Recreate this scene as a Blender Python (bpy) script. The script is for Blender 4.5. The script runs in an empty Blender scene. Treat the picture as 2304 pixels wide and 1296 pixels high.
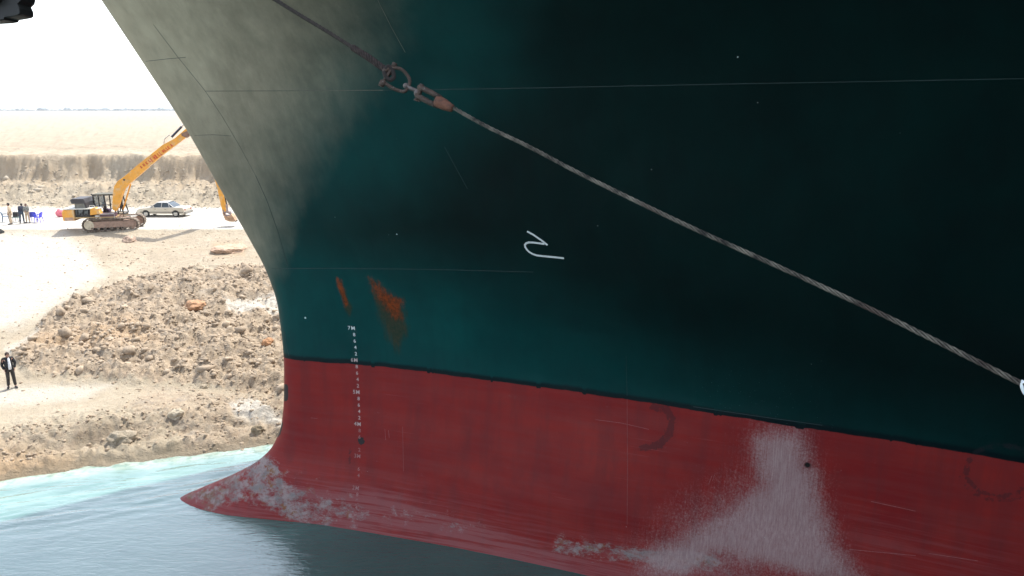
import bpy, bmesh, math, random
import numpy as np
from mathutils import Vector, Matrix
from mathutils.bvhtree import BVHTree

# ------------------------------------------------------------------ camera, sky, sun, exposure
F, CH = 1650.0, 13.2                       # focal length in pixels of a 2304 px wide frame, camera height
PITCH = math.atan(402/F)
cP, sP = math.cos(PITCH), math.sin(PITCH)
scn = bpy.context.scene
cam = bpy.data.objects.new('camera', bpy.data.cameras.new('camera'))
scn.collection.objects.link(cam)
scn.camera = cam
cam.location = (0, 0, CH)
cam.rotation_euler = (math.pi/2 - PITCH, 0, 0)
cam.data.sensor_width = 36
cam.data.lens = F/2304*36
cam.data.clip_start = 0.05
cam.data.clip_end = 40000

SUN_EL, SUN_AZ = math.radians(60), math.radians(33)    # azimuth measured from +Y towards +X
world = bpy.data.worlds.new('World'); scn.world = world; world.use_nodes = True
wn = world.node_tree; wn.nodes.clear()
sky = wn.nodes.new('ShaderNodeTexSky'); sky.sky_type = 'NISHITA'; sky.sun_disc = False
sky.sun_elevation = SUN_EL; sky.sun_rotation = SUN_AZ
sky.air_density = 1.0; sky.dust_density = 1.0; sky.ozone_density = 1.0; sky.altitude = 0
bg = wn.nodes.new('ShaderNodeBackground'); bg.inputs[1].default_value = 0.15
wo = wn.nodes.new('ShaderNodeOutputWorld')
hs = wn.nodes.new('ShaderNodeHueSaturation'); hs.inputs['Saturation'].default_value = .45      # hazy, milky sky
wn.links.new(sky.outputs[0], hs.inputs['Color']); wn.links.new(hs.outputs[0], bg.inputs[0]); wn.links.new(bg.outputs[0], wo.inputs[0])

sl = bpy.data.lights.new('sun', 'SUN'); sl.energy = 2.3; sl.angle = math.radians(0.5); sl.color = (1, 0.96, 0.88)
so = bpy.data.objects.new('sun', sl); scn.collection.objects.link(so)
sd = Vector((math.sin(SUN_AZ)*math.cos(SUN_EL), math.cos(SUN_AZ)*math.cos(SUN_EL), math.sin(SUN_EL)))
so.rotation_euler = sd.to_track_quat('Z', 'Y').to_euler()
scn.view_settings.view_transform = 'Standard'
scn.view_settings.look = 'None'
scn.view_settings.gamma = 1
scn.view_settings.exposure = 1.65
scn.cycles.max_bounces = 6
scn.cycles.diffuse_bounces = 4

random.seed(7); rng = np.random.default_rng(7)
ORG = np.array([0, 0, CH])

# ------------------------------------------------------------------ helpers
def ray(u, v):
    b = (648-v)/F
    return np.array([(u-1152)/F, cP+b*sP, b*cP-sP])
def onZ(u, v, z):
    r = ray(u, v); t = (z-CH)/r[2]; return Vector((r[0]*t, r[1]*t, z))
def onY(u, v, y):
    r = ray(u, v); t = y/r[1]; return Vector((r[0]*t, y, CH+r[2]*t))
def atD(u, v, d):
    r = ray(u, v); return Vector((r[0]*d, r[1]*d, CH+r[2]*d))
def proj(X, Y, Z):
    dz = Z-CH
    dep = Y*cP - dz*sP
    up = dz*cP + Y*sP
    dep = np.maximum(dep, .01)
    return 1152+F*X/dep, 648-F*up/dep

_P = rng.permutation(256); _P = np.concatenate([_P, _P, _P])
_G = rng.normal(size=(256, 2)); _G /= np.linalg.norm(_G, axis=1)[:, None]
def pn(x, y, seed=0):
    x = np.asarray(x, float)+seed*17.31; y = np.asarray(y, float)+seed*9.77
    xi = np.floor(x).astype(int); yi = np.floor(y).astype(int)
    xf = x-xi; yf = y-yi; xi &= 255; yi &= 255
    def g(i, j, a, b):
        h = _P[_P[(xi+i) & 255]+((yi+j) & 255)]
        return _G[h, 0]*a+_G[h, 1]*b
    u = xf**3*(xf*(xf*6-15)+10); v = yf**3*(yf*(yf*6-15)+10)
    a = g(0, 0, xf, yf); b = g(1, 0, xf-1, yf); c = g(0, 1, xf, yf-1); d = g(1, 1, xf-1, yf-1)
    return (a*(1-u)+b*u)*(1-v)+(c*(1-u)+d*u)*v
def fbm(x, y, o=4, seed=0, ridge=False):
    s = 0; a = 1; n = 0
    for i in range(o):
        q = pn(x*2**i, y*2**i, seed+i)
        s = s + a*((abs(q)*2-.5) if ridge else q); n += a; a *= .5
    return s/n
def sstep(a, b, x):
    t = np.clip((x-a)/(b-a), 0, 1); return t*t*(3-2*t)
def pchip(xk, yk, x):
    xk = np.array(xk, float); yk = np.array(yk, float)
    h = np.diff(xk); d = np.diff(yk, axis=0)/(h if yk.ndim == 1 else h[:, None])
    m = np.zeros_like(yk)
    m[0] = d[0]; m[-1] = d[-1]
    for i in range(1, len(xk)-1):
        w1 = 2*h[i]+h[i-1]; w2 = h[i]+2*h[i-1]
        with np.errstate(divide='ignore', invalid='ignore'):
            t = (w1+w2)/(w1/d[i-1]+w2/d[i])
        m[i] = np.where(d[i-1]*d[i] > 0, t, 0)
    x = np.asarray(x, float)
    k = np.clip(np.searchsorted(xk, x)-1, 0, len(xk)-2)
    t = (x-xk[k])/h[k]
    if yk.ndim > 1: t = t[:, None]; hh = h[k][:, None]
    else: hh = h[k]
    return ((1+2*t)*(1-t)**2)*yk[k]+t*(1-t)**2*hh*m[k]+t*t*(3-2*t)*yk[k+1]+t*t*(t-1)*hh*m[k+1]
def polymask(U, V, poly, feather):
    """1 inside the outline, 0 outside, smooth over +-feather"""
    p = np.array(poly, float); inside = np.zeros(U.shape, bool); dm = np.full(U.shape, 1e9)
    for i in range(len(p)):
        x0, y0 = p[i]; x1, y1 = p[(i+1) % len(p)]
        dx, dy = x1-x0, y1-y0
        t = np.clip(((U-x0)*dx+(V-y0)*dy)/(dx*dx+dy*dy+1e-9), 0, 1)
        dm = np.minimum(dm, np.hypot(U-x0-t*dx, V-y0-t*dy))
        c = ((y0 > V) != (y1 > V))
        inside ^= c & (U < dx*(V-y0)/(dy if dy != 0 else 1e-9)+x0)
    s = np.where(inside, dm, -dm)
    return sstep(-feather, feather, s)
def linemask(U, V, pts, w, feather):
    dm = np.full(U.shape, 1e9)
    for (x0, y0), (x1, y1) in zip(pts[:-1], pts[1:]):
        dx, dy = x1-x0, y1-y0
        t = np.clip(((U-x0)*dx+(V-y0)*dy)/(dx*dx+dy*dy+1e-9), 0, 1)
        dm = np.minimum(dm, np.hypot(U-x0-t*dx, V-y0-t*dy))
    return 1-sstep(w-feather, w+feather, dm)

def mesh_from(name, V, Fc, mat=None, smooth=True):
    me = bpy.data.meshes.new(name)
    me.from_pydata([tuple(v) for v in V], [], [tuple(f) for f in Fc])
    if smooth: me.polygons.foreach_set('use_smooth', [True]*len(me.polygons))
    if mat: me.materials.append(mat)
    me.update()
    return me
def gridmesh(name, X, Y, Z, mat, smooth=True, flip=False):
    r, c = X.shape
    me = bpy.data.meshes.new(name)
    me.vertices.add(r*c)
    co = np.stack([X, Y, Z], -1).reshape(-1).astype(np.float32)
    me.vertices.foreach_set('co', co)
    i = np.arange(r*c).reshape(r, c)
    q = np.stack([i[:-1, :-1], i[:-1, 1:], i[1:, 1:], i[1:, :-1]], -1).reshape(-1, 4)
    if flip: q = q[:, ::-1]
    n = len(q)
    me.loops.add(n*4); me.polygons.add(n)
    me.loops.foreach_set('vertex_index', q.reshape(-1).astype(np.int32))
    me.polygons.foreach_set('loop_start', (np.arange(n)*4).astype(np.int32))
    me.polygons.foreach_set('use_smooth', np.full(n, smooth))
    me.update(calc_edges=True)
    me.materials.append(mat)
    return me
def link(name, me, parent=None, loc=None):
    o = bpy.data.objects.new(name, me); scn.collection.objects.link(o)
    if parent: o.parent = parent
    if loc is not None: o.location = loc
    return o
def empty(name, loc=(0, 0, 0), rz=0):
    o = bpy.data.objects.new(name, None); scn.collection.objects.link(o)
    o.location = loc; o.rotation_euler = (0, 0, rz); o.empty_display_size = .3
    return o
def tag(o, label=None, cat=None, group=None, kind=None):
    if label: o['label'] = label
    if cat: o['category'] = cat
    if group: o['group'] = group
    if kind: o['kind'] = kind
    return o
def cattr(me, name, arr):
    a = me.attributes.new(name, 'FLOAT_COLOR', 'POINT')
    b = np.ones((len(me.vertices), 4), np.float32); b[:, :3] = arr
    a.data.foreach_set('color', b.reshape(-1))

class MB:
    """collects shapes, then becomes one mesh object"""
    def __init__(s): s.v = []; s.f = []
    def add(s, V, Fc):
        n = len(s.v); s.v += [Vector(v) for v in V]; s.f += [[i+n for i in f] for f in Fc]
    def box(s, x0, x1, y0, y1, z0, z1, bev=0):
        s.prism([(x0, z0), (x1, z0), (x1, z1), (x0, z1)], y0, y1, bev)
    def prism(s, poly, y0, y1, bev=0):
        """side-view outline (x,z) extruded from y0 to y1, edges chamfered by bev"""
        a = sum(p[0]*q[1]-q[0]*p[1] for p, q in zip(poly, poly[1:]+poly[:1]))
        if a < 0: poly = poly[::-1]
        n = len(poly)
        def ins(d):
            out = []
            for i in range(n):
                p0 = Vector(poly[i-1]); p = Vector(poly[i]); p1 = Vector(poly[(i+1) % n])
                e0 = (p-p0).normalized(); e1 = (p1-p).normalized()
                n0 = Vector((-e0.y, e0.x)); n1 = Vector((-e1.y, e1.x))
                m = (n0+n1); m = m/max(.35, m.dot(m))*2 if m.length > 1e-6 else n0
                m = m*.5 if False else m
                out.append(p+m*d*.5*1.0 if False else p+m*d)
            return out
        rings = []
        if bev > 0:
            q = ins(bev*.5)
            rings = [(q, y0), (poly, y0+bev), (poly, y1-bev), (q, y1)]
        else: rings = [(poly, y0), (poly, y1)]
        V = []; Fc = []
        for r, y in rings: V += [(p[0], y, p[1]) for p in r]
        for k in range(len(rings)-1):
            for i in range(n):
                j = (i+1) % n
                Fc.append([k*n+i, k*n+j, (k+1)*n+j, (k+1)*n+i][::1])
        Fc.append(list(range(n))[::-1]); Fc.append([(len(rings)-1)*n+i for i in range(n)])
        s.add(V, Fc)
    def tube(s, pts, r, n=8, caps=True):
        pts = [Vector(p) for p in pts]
        rs = r if isinstance(r, (list, tuple)) else [r]*len(pts)
        V = []; Fc = []; prev = None
        for i, p in enumerate(pts):
            d = (pts[min(i+1, len(pts)-1)]-pts[max(i-1, 0)]).normalized()
            if prev is None:
                a = Vector((0, 0, 1)) if abs(d.z) < .9 else Vector((1, 0, 0))
                x = d.cross(a).normalized()
            else: x = (prev-d*prev.dot(d)).normalized()
            prev = x; y = d.cross(x)
            for k in range(n):
                t = 2*math.pi*k/n; V.append(p+(x*math.cos(t)+y*math.sin(t))*rs[i])
        for i in range(len(pts)-1):
            for k in range(n):
                k2 = (k+1) % n; Fc.append([i*n+k, i*n+k2, (i+1)*n+k2, (i+1)*n+k])
        if caps:
            Fc.append(list(range(n))[::-1]); Fc.append([(len(pts)-1)*n+k for k in range(n)])
        s.add(V, Fc)
    def cyl(s, c, ax, r, h, n=24):
        c = Vector(c); ax = Vector(ax).normalized()
        s.tube([c-ax*h/2, c+ax*h/2], r, n)
    def ball(s, c, r, n=12, m=8, jit=0):
        c = Vector(c); r = Vector(r) if hasattr(r, '__len__') else Vector((r, r, r))
        V = [c+Vector((0, 0, r.z))]
        for i in range(1, m):
            t = math.pi*i/m
            for k in range(n):
                a = 2*math.pi*k/n
                V.append(c+Vector((r.x*math.sin(t)*math.cos(a), r.y*math.sin(t)*math.sin(a), r.z*math.cos(t))))
        V.append(c-Vector((0, 0, r.z)))
        Fc = [[0, 1+k, 1+(k+1) % n] for k in range(n)]
        for i in range(m-2):
            for k in range(n):
                a = 1+i*n; k2 = (k+1) % n; Fc.append([a+k, a+n+k, a+n+k2, a+k2])
        L = len(V)-1; a = 1+(m-2)*n
        Fc += [[a+k, L, a+(k+1) % n] for k in range(n)]
        s.add(V, Fc)
    def build(s, name, mat, parent=None, smooth=False):
        me = mesh_from(name, s.v, s.f, mat, smooth)
        bm = bmesh.new(); bm.from_mesh(me); bmesh.ops.recalc_face_normals(bm, faces=bm.faces); bm.to_mesh(me); bm.free()
        return link(name, me, parent)

# ------------------------------------------------------------------ material helpers
class NT:
    def __init__(s, name):
        s.m = bpy.data.materials.new(name); s.m.use_nodes = True
        s.t = s.m.node_tree; s.b = s.t.nodes['Principled BSDF']
        s.co = s.n('ShaderNodeTexCoord').outputs['Object']
    def n(s, k, **kw):
        x = s.t.nodes.new(k)
        for a, b in kw.items(): setattr(x, a, b)
        return x
    def put(s, sock, v):
        if v is None: return
        if isinstance(v, bpy.types.NodeSocket): s.t.links.new(v, sock)
        elif isinstance(v, (tuple, list)) and len(v) == 3 and sock.type == 'RGBA': sock.default_value = (*v, 1)
        else: sock.default_value = v
    def set(s, **kw):
        for a, b in kw.items(): s.put(s.b.inputs[a.replace('_', ' ')], b)
    def math(s, op, a, b=None, c=None, clamp=False):
        x = s.n('ShaderNodeMath', operation=op, use_clamp=clamp)
        s.put(x.inputs[0], a); s.put(x.inputs[1], b); s.put(x.inputs[2], c); return x.outputs[0]
    def mix(s, f, a, b, mode='MIX'):
        x = s.n('ShaderNodeMix', data_type='RGBA', blend_type=mode)
        s.put(x.inputs['Factor'], f); s.put(x.inputs[6], a); s.put(x.inputs[7], b); return x.outputs[2]
    def mapping(s, scale=(1, 1, 1), rot=(0, 0, 0), loc=(0, 0, 0), src=None):
        x = s.n('ShaderNodeMapping'); s.put(x.inputs[0], src or s.co)
        x.inputs['Scale'].default_value = scale; x.inputs['Rotation'].default_value = rot; x.inputs['Location'].default_value = loc
        return x.outputs[0]
    def noise(s, scale, detail=3, rough=.55, vec=None, dist=0):
        x = s.n('ShaderNodeTexNoise'); s.put(x.inputs['Vector'], vec or s.co)
        x.inputs['Scale'].default_value = scale; x.inputs['Detail'].default_value = detail
        x.inputs['Roughness'].default_value = rough; x.inputs['Distortion'].default_value = dist
        return x.outputs['Fac']
    def voro(s, scale, vec=None, feature='F1'):
        x = s.n('ShaderNodeTexVoronoi', feature=feature); s.put(x.inputs['Vector'], vec or s.co)
        x.inputs['Scale'].default_value = scale; return x.outputs['Distance']
    def ss(s, a, b, v, lo=0, hi=1):
        x = s.n('ShaderNodeMapRange', interpolation_type='SMOOTHSTEP')
        s.put(x.inputs[0], v); s.put(x.inputs[1], a); s.put(x.inputs[2], b); s.put(x.inputs[3], lo); s.put(x.inputs[4], hi)
        return x.outputs[0]
    def lr(s, a, b, v, lo=0, hi=1):
        x = s.n('ShaderNodeMapRange'); s.put(x.inputs[0], v); s.put(x.inputs[1], a); s.put(x.inputs[2], b)
        s.put(x.inputs[3], lo); s.put(x.inputs[4], hi); return x.outputs[0]
    def attr(s, name):
        x = s.n('ShaderNodeAttribute', attribute_name=name); y = s.n('ShaderNodeSeparateColor'); s.t.links.new(x.outputs['Color'], y.inputs[0])
        return y.outputs
    def bump(s, h, dist=.02, strength=1, prev=None):
        x = s.n('ShaderNodeBump'); s.put(x.inputs['Height'], h); x.inputs['Distance'].default_value = dist
        x.inputs['Strength'].default_value = strength
        if prev: s.put(x.inputs['Normal'], prev)
        return x.outputs[0]
def simple(name, col, rough=.5, metal=0, var=.25, scale=6, bump=0, dirt=None, dirtamt=.4):
    t = NT(name); n = t.noise(scale, 4)
    c = t.mix(t.lr(.3, .7, n, 0, 1), tuple(x*(1-var) for x in col), tuple(min(1, x*(1+var)) for x in col))
    if dirt: c = t.mix(t.ss(.62-dirtamt*.4, .75, t.noise(scale*.6, 5)), c, dirt)
    t.set(Base_Color=c, Roughness=rough, Metallic=metal)
    if bump: t.set(Normal=t.bump(t.noise(scale*6, 3), bump))
    return t.m

# ------------------------------------------------------------------ hull form (half breadth by distance from the stem, at nine levels)
YC = 23.2
stemZ = [-4, -2.4, -1.0, -.1, .33, .84, 1.35, 1.93, 2.84, 3.97, 5.39, 6.92, 8.11, 9.13, 10.55, 12.61, 14.46, 16.36, 20, 25]
stemX = [-11.6, -12.4, -12.35, -11.75, -10.89, -9.75, -8.86, -8.25, -7.84, -7.68, -7.60, -7.66, -7.93, -8.36, -9.04, -9.99, -10.98, -12.0, -13.9, -16.5]
LV = [
 (-4, [(0, 0), (1, 1.5), (3, 2.2), (8, 2.9), (14, 4.4), (24, 8.6), (50, 20)]),
 (-1, [(0, 0), (.5, .8), (2.5, 1.5), (7, 2.3), (10, 3.0), (14, 4.5), (24, 8.6), (50, 20)]),
 (0, [(0, 0), (.3, .35), (2, 1.12), (5.1, 1.68), (6.7, 2.1), (9.6, 2.95), (13.6, 4.35), (24, 8.6), (50, 20)]),
 (2, [(0, 0), (.15, .25), (3.3, 1.3), (6.3, 2.35), (10.3, 3.95), (14, 5.2), (20, 7.9), (50, 20.3)]),
 (5.3, [(0, 0), (.1, .2), (3, .95), (7.2, 2.38), (10.9, 3.8), (14, 5.2), (17, 6.45), (19.5, 7.6), (50, 21)]),
 (9, [(0, 0), (.15, .35), (3, 1.5), (7, 3.1), (12, 5.4), (20, 9.0), (50, 22.5)]),
 (13.7, [(0, 0), (.25, .75), (2.5, 2.15), (7.3, 4.1), (13.4, 7.0), (19.4, 10.2), (50, 24)]),
 (18, [(0, 0), (.3, 1.3), (2.5, 3.6), (7, 6.4), (13, 9.9), (20, 13.4), (50, 26)]),
 (25, [(0, 0), (.4, 2.3), (2.5, 5.8), (7, 10), (14, 14.5), (20, 17.5), (50, 28)]),
]
zs = np.concatenate([np.arange(-4, -.4, .3), np.arange(-.4, 17, .055), np.arange(17, 25.01, .25)])
s1 = np.concatenate([np.linspace(0, 1, 26)**2*1.2, np.arange(1.26, 26, .062), np.arange(26.5, 56, 1.2)])
tab = np.array([pchip(np.sqrt([p[0] for p in l]), [p[1] for p in l], np.sqrt(np.minimum(s1, 50)))+.35*np.maximum(s1-50, 0) for _, l in LV])
B = pchip([l[0] for l in LV], tab, zs)
XS = pchip(stemZ, stemX, zs)
sfar = s1[::5][1:]
Bf = B[:, ::5][:, 1:]
Xg = np.concatenate([(XS[:, None]+sfar[None])[:, ::-1], XS[:, None]+s1[None]], 1)
Yg = np.concatenate([(YC+Bf)[:, ::-1], YC-B], 1)
Zg = np.repeat(zs[:, None], Xg.shape[1], 1)
# shallow plate dents between frames
und = (.028*fbm(Xg/1.6, Zg/1.2, 3, 3)+.006*np.sin(Xg*2*math.pi/.82)*pn(Xg/3, Zg/2.2, 8))*sstep(.5, 3, Xg-XS[:, None])
Yg = Yg+und*np.where(Yg < YC, 1, -1)

hv = np.stack([Xg, Yg, Zg], -1).reshape(-1, 3)
rr, cc = Xg.shape; ii = np.arange(rr*cc).reshape(rr, cc)
q = np.stack([ii[:-1, :-1], ii[:-1, 1:], ii[1:, 1:], ii[1:, :-1]], -1).reshape(-1, 4)
BVH = BVHTree.FromPolygons(hv.tolist(), q.tolist())
def hit(u, v):
    r = Vector(ray(u, v)).normalized()
    l, n, i, d = BVH.ray_cast(Vector((0, 0, CH)), r)
    if l is None: return None, None
    if n.dot(r) > 0: n = -n
    return l, n

# ---- hull paint
t = NT('ship_paint')
sep = t.n('ShaderNodeSeparateXYZ'); t.put(sep.inputs[0], t.co); X_, Y_, Z_ = sep.outputs
A = t.attr('wear_a'); Bc = t.attr('sheen_wear_b'); C_ = t.attr('wear_c')
rust, algae, scrub = A[0], A[1], A[2]; sheen, scuff, grey = Bc[0], Bc[1], Bc[2]; scrape, flow, drk = C_[0], C_[1], C_[2]
wob = t.noise(.9, 5, .62, t.mapping((1, 0, 0)))
bz = t.math('ADD', 5.22, t.math('MULTIPLY', t.math('SUBTRACT', wob, .5), .16))
lump = t.ss(.60, .64, t.noise(2.1, 2, .5, t.mapping((1, 0, 0), loc=(3.3, 0, 0))))
bz = t.math('ADD', bz, t.math('MULTIPLY', lump, -.05))
isg = t.ss(-.008, .012, t.math('SUBTRACT', Z_, bz))
band = t.math('MULTIPLY', isg, t.ss(.05, .17, t.math('SUBTRACT', Z_, t.math('ADD', bz, t.math('MULTIPLY', t.noise(.5, 3, .5, t.mapping((1, 0, 0), loc=(9, 0, 0))), .08))), 1, 0))
# greens
big = t.noise(.45, 4, .6)
vst = t.noise(1, 5, .65, t.mapping((2.6, 2.6, .16)))
green = t.mix(t.lr(.3, .7, big), (.0002, .0055, .0052), (.0004, .0105, .0095))
D_ = t.attr('lit_teal'); teal, new_ = D_[0], D_[1]
tealc = t.mix(t.lr(.3, .7, big), (.0003, .037, .037), (.0006, .056, .054))  # weathered lower band, also the brighter-lit tone of the green
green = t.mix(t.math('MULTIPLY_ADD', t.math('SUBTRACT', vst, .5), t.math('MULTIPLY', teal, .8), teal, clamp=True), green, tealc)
green = t.mix(t.math('MULTIPLY', t.lr(.42, .8, vst), .28), green, (.001, .018, .018))
green = t.mix(t.math('MULTIPLY', band, .9), green, (.001, .006, .008))
# reflected sunlit sand painted pale high on the bow, with dust: streaks run down and aft
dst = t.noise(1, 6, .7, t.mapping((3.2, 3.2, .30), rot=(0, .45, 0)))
ch = t.math('MULTIPLY_ADD', t.math('SUBTRACT', dst, .5), .30, sheen)
sheen_fac = t.math('POWER', t.math('MAXIMUM', ch, 0), 1.9, clamp=True)
sheen_col = t.mix(t.lr(.35, .65, t.noise(1.1, 5, .6)), (.31, .275, .20), (.40, .355, .26))
green = t.mix(t.math('MULTIPLY', sheen_fac, .93), green, sheen_col)
# rust and green-brown run-off
fine = t.noise(9, 5, .7)
rm = t.ss(.30, 1.0, t.math('MULTIPLY_ADD', t.math('SUBTRACT', t.noise(1, 5, .75, t.mapping((11, 11, 2.2), rot=(0, -.25, 0))), .5), 1.7, rust))
am = t.ss(.25, .85, t.math('MULTIPLY_ADD', t.math('SUBTRACT', t.noise(1, 4, .6, t.mapping((9, 9, 1.2))), .5), 1.1, algae))
green = t.mix(t.math('MULTIPLY', am, .85), green, t.mix(t.lr(.3, .7, fine), (.012, .030, .016), (.05, .040, .022)))
green = t.mix(t.math('MULTIPLY', rm, .92), green, t.mix(t.lr(.35, .65, fine), (.07, .020, .008), (.24, .045, .007)))
sp1 = t.ss(.10, .05, t.voro(9, t.mapping((1, 1, 1.6))))
green = t.mix(t.math('MULTIPLY', t.math('MULTIPLY', sp1, flow), .8), green, (.16, .24, .22))
# reds
hst = t.noise(1, 6, .68, t.mapping((.30, .30, 5.5)))
blot = t.noise(.55, 4, .6, t.mapping((1, 1, 1.6), loc=(4, 0, 2)))
red = t.mix(t.lr(.3, .7, blot), (.175, .0125, .0145), (.235, .021, .018))
red = t.mix(t.math('MULTIPLY', t.lr(.42, .72, hst), .5), red, (.18, .038, .036))
vlt = t.noise(1, 4, .6, t.mapping((3.0, 3.0, .12), loc=(1, 0, 7)))
red = t.mix(t.math('MULTIPLY', t.lr(.45, .7, vlt), .5), red, (.120, .022, .024))
# horizontal scrape lines, stronger near the water
hs2 = t.noise(1, 6, .72, t.mapping((.22, .22, 9), rot=(0, .015, 0), loc=(2, 0, 1)))
low = t.math('MAXIMUM', t.ss(2.4, -.2, Z_, 0, .8), scrape)
lm = t.ss(.52, .36, t.math('ADD', hs2, t.math('MULTIPLY', low, -.10)))
red = t.mix(t.math('MULTIPLY', t.math('MULTIPLY', lm, low), .7), red, (.24, .085, .09))
hl = t.ss(.705, .74, t.noise(1, 3, .5, t.mapping((.35, .35, 26), rot=(0, .02, 0))))
red = t.mix(t.math('MULTIPLY', hl, .30), red, (.28, .11, .10))
# grey scoured steel
gm = t.ss(.36, .92, t.math('MULTIPLY_ADD', t.math('SUBTRACT', t.noise(1, 6, .8, t.mapping((2.0, 2.0, 3.6), rot=(0, .5, 0))), .5), 2.6, t.math('MULTIPLY', grey, .75)))
gcol = t.mix(t.ss(.40, .62, t.noise(3, 6, .7)), (.30, .265, .26), (.18, .19, .19))
gcol = t.mix(t.ss(.54, .66, t.noise(2.6, 5, .75, t.mapping(loc=(7, 0, 0)))), gcol, (.20, .11, .05))
edge = t.math('MULTIPLY', t.ss(-9.0, -10.6, X_), t.ss(.40, .60, t.noise(1, 5, .7, t.mapping((3, 3, 2)))))
gcol = t.mix(t.math('MULTIPLY', edge, .85), gcol, (.15, .085, .045))
red = t.mix(t.math('MULTIPLY', gm, .85), red, gcol)
# patch stippled clean
stip = t.noise(17, 5, .8); stip2 = t.noise(1, 4, .8, t.mapping((22, 22, 1.3)))
sm = t.ss(.16, 1.02, t.math('ADD', t.math('MULTIPLY_ADD', t.math('SUBTRACT', stip, .5), 1.25, t.math('MULTIPLY', scrub, .98)), t.math('MULTIPLY', t.math('SUBTRACT', stip2, .5), .5)))
scol = t.mix(t.lr(.3, .7, stip2), (.26, .165, .17), (.40, .305, .30))
red = t.mix(t.math('MULTIPLY', sm, .9), red, scol)
base = t.mix(isg, red, green)
# black scuffs, both paints
fm = t.ss(.42, .80, t.math('MULTIPLY_ADD', t.math('SUBTRACT', t.noise(7, 5, .75), .5), 2.6, t.math('MULTIPLY', scuff, 1.0)))
base = t.mix(t.math('MULTIPLY', fm, .5), base, (.02, .018, .022))
base = t.mix(t.math('MULTIPLY', t.ss(.45, .6, t.math('MULTIPLY_ADD', t.math('SUBTRACT', t.noise(9, 4, .7), .5), 1.2, drk)), .9), base, (.008, .022, .024))
# scattered small white chips
chp = t.ss(.034, .022, t.voro(1.7))
base = t.mix(t.math('MULTIPLY', chp, t.ss(.55, .65, t.noise(.9, 2, .5, t.mapping(loc=(5, 2, 8))), 0, .55)), base, (.42, .42, .40))
rgh = t.math('ADD', t.math('MULTIPLY', t.noise(5, 4), .16), .34)
rgh = t.math('ADD', rgh, t.math('MULTIPLY', t.math('MAXIMUM', t.math('MAXIMUM', sm, gm), sheen_fac), .25), clamp=True)
h1 = t.math('MULTIPLY', t.noise(55, 3), .0012)
h2 = t.math('MULTIPLY', t.noise(1.3, 3), .014)
hh = t.math('ADD', t.math('ADD', h1, h2), t.math('MULTIPLY', t.math('MAXIMUM', gm, sm), t.math('MULTIPLY', t.noise(24, 5, .7), .012)))
hh = t.math('ADD', hh, t.math('MULTIPLY', isg, .0015))
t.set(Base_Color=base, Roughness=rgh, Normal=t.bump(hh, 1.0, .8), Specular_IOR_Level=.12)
M_HULL = t.m

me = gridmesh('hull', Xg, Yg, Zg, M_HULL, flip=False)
U, V = proj(hv[:, 0], hv[:, 1], hv[:, 2]); U = U.copy(); V = V.copy()
farside = hv[:, 1] > YC+.001
hx, hz = hv[:, 0], hv[:, 2]
jx = 9*fbm(hx*1.5, hz*1.5, 3, 21); jy = 9*fbm(hx*1.5, hz*1.5, 3, 31)
def pm(poly, f, j=1): return polymask(U+jx*j, V+jy*j, poly, f)
m_rust = np.maximum(pm([(754, 622), (768, 628), (777, 655), (785, 688), (776, 692), (764, 660)], 7, .4),
                    pm([(826, 622), (850, 634), (876, 655), (906, 672), (908, 720), (893, 722), (868, 700), (850, 676)], 20, .9))
m_algae = np.maximum(pm([(762, 640), (776, 650), (792, 690), (788, 712), (775, 700)], 10, .5),
                     pm([(838, 650), (880, 680), (910, 700), (918, 735), (896, 790), (874, 765), (850, 705)], 26, .8))
m_scrub = pm([(1690, 985), (1740, 965), (1800, 968), (1815, 1010), (1835, 1060), (1850, 1130), (1872, 1190), (1885, 1230), (1950, 1310), (1560, 1320), (1440, 1290), (1455, 1240), (1540, 1190), (1640, 1140), (1700, 1090), (1695, 1030)], 62, 1.6)
m_scrub = np.maximum(m_scrub, .50*pm([(1690, 940), (1810, 955), (1850, 1060), (1880, 1200), (1700, 1240), (1420, 1230), (1500, 1140), (1660, 1050)], 95, 1.5))
m_scrub *= 1-.5*pm([(1600, 1235), (1760, 1270), (1850, 1330), (1500, 1330)], 26, 2.5)
m_grey = pm([(395, 1120), (520, 1060), (600, 1010), (640, 1060), (700, 1130), (770, 1170), (740, 1190), (640, 1170), (560, 1125), (470, 1150)], 22, 1.4)
m_grey = np.maximum(m_grey, .75*pm([(600, 1060), (660, 1075), (760, 1110), (880, 1160), (760, 1190), (620, 1160)], 40, 2))
m_grey = np.maximum(m_grey, pm([(1250, 1205), (1320, 1212), (1480, 1225), (1620, 1240), (1640, 1290), (1500, 1290), (1400, 1262), (1240, 1250)], 26, 2.2))
m_grey = np.maximum(m_grey, .55*pm([(860, 1130), (960, 1135), (1100, 1190), (1000, 1210), (860, 1170)], 30, 2))
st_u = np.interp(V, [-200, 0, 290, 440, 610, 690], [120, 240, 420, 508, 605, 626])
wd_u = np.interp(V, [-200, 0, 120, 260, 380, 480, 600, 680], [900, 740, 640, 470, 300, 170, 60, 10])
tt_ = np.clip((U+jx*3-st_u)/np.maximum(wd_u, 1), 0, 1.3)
m_sheen = np.clip(1.05-.42*tt_-.62*tt_**2.5, 0, 1)*(1-sstep(540, 690, V))*np.clip(1.05-.38*sstep(60, 520, V), 0, 1)*(1-sstep(.85, 1.3, tt_))  # reflected sand light painted as a gradient fading aft from the stem
m_sheen = np.where(farside, np.maximum(m_sheen, sstep(9, 12, hz)*.8), m_sheen)
m_scuff = linemask(U+jx*.3, V+jy*.3, [(1470, 915), (1500, 920), (1512, 945), (1508, 975), (1485, 1000), (1445, 1008)], 9, 6)*.95
cir = [(2250+72*math.cos(a)*1.05, 1058+58*math.sin(a)) for a in np.linspace(0, 2*math.pi, 30)]
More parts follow.
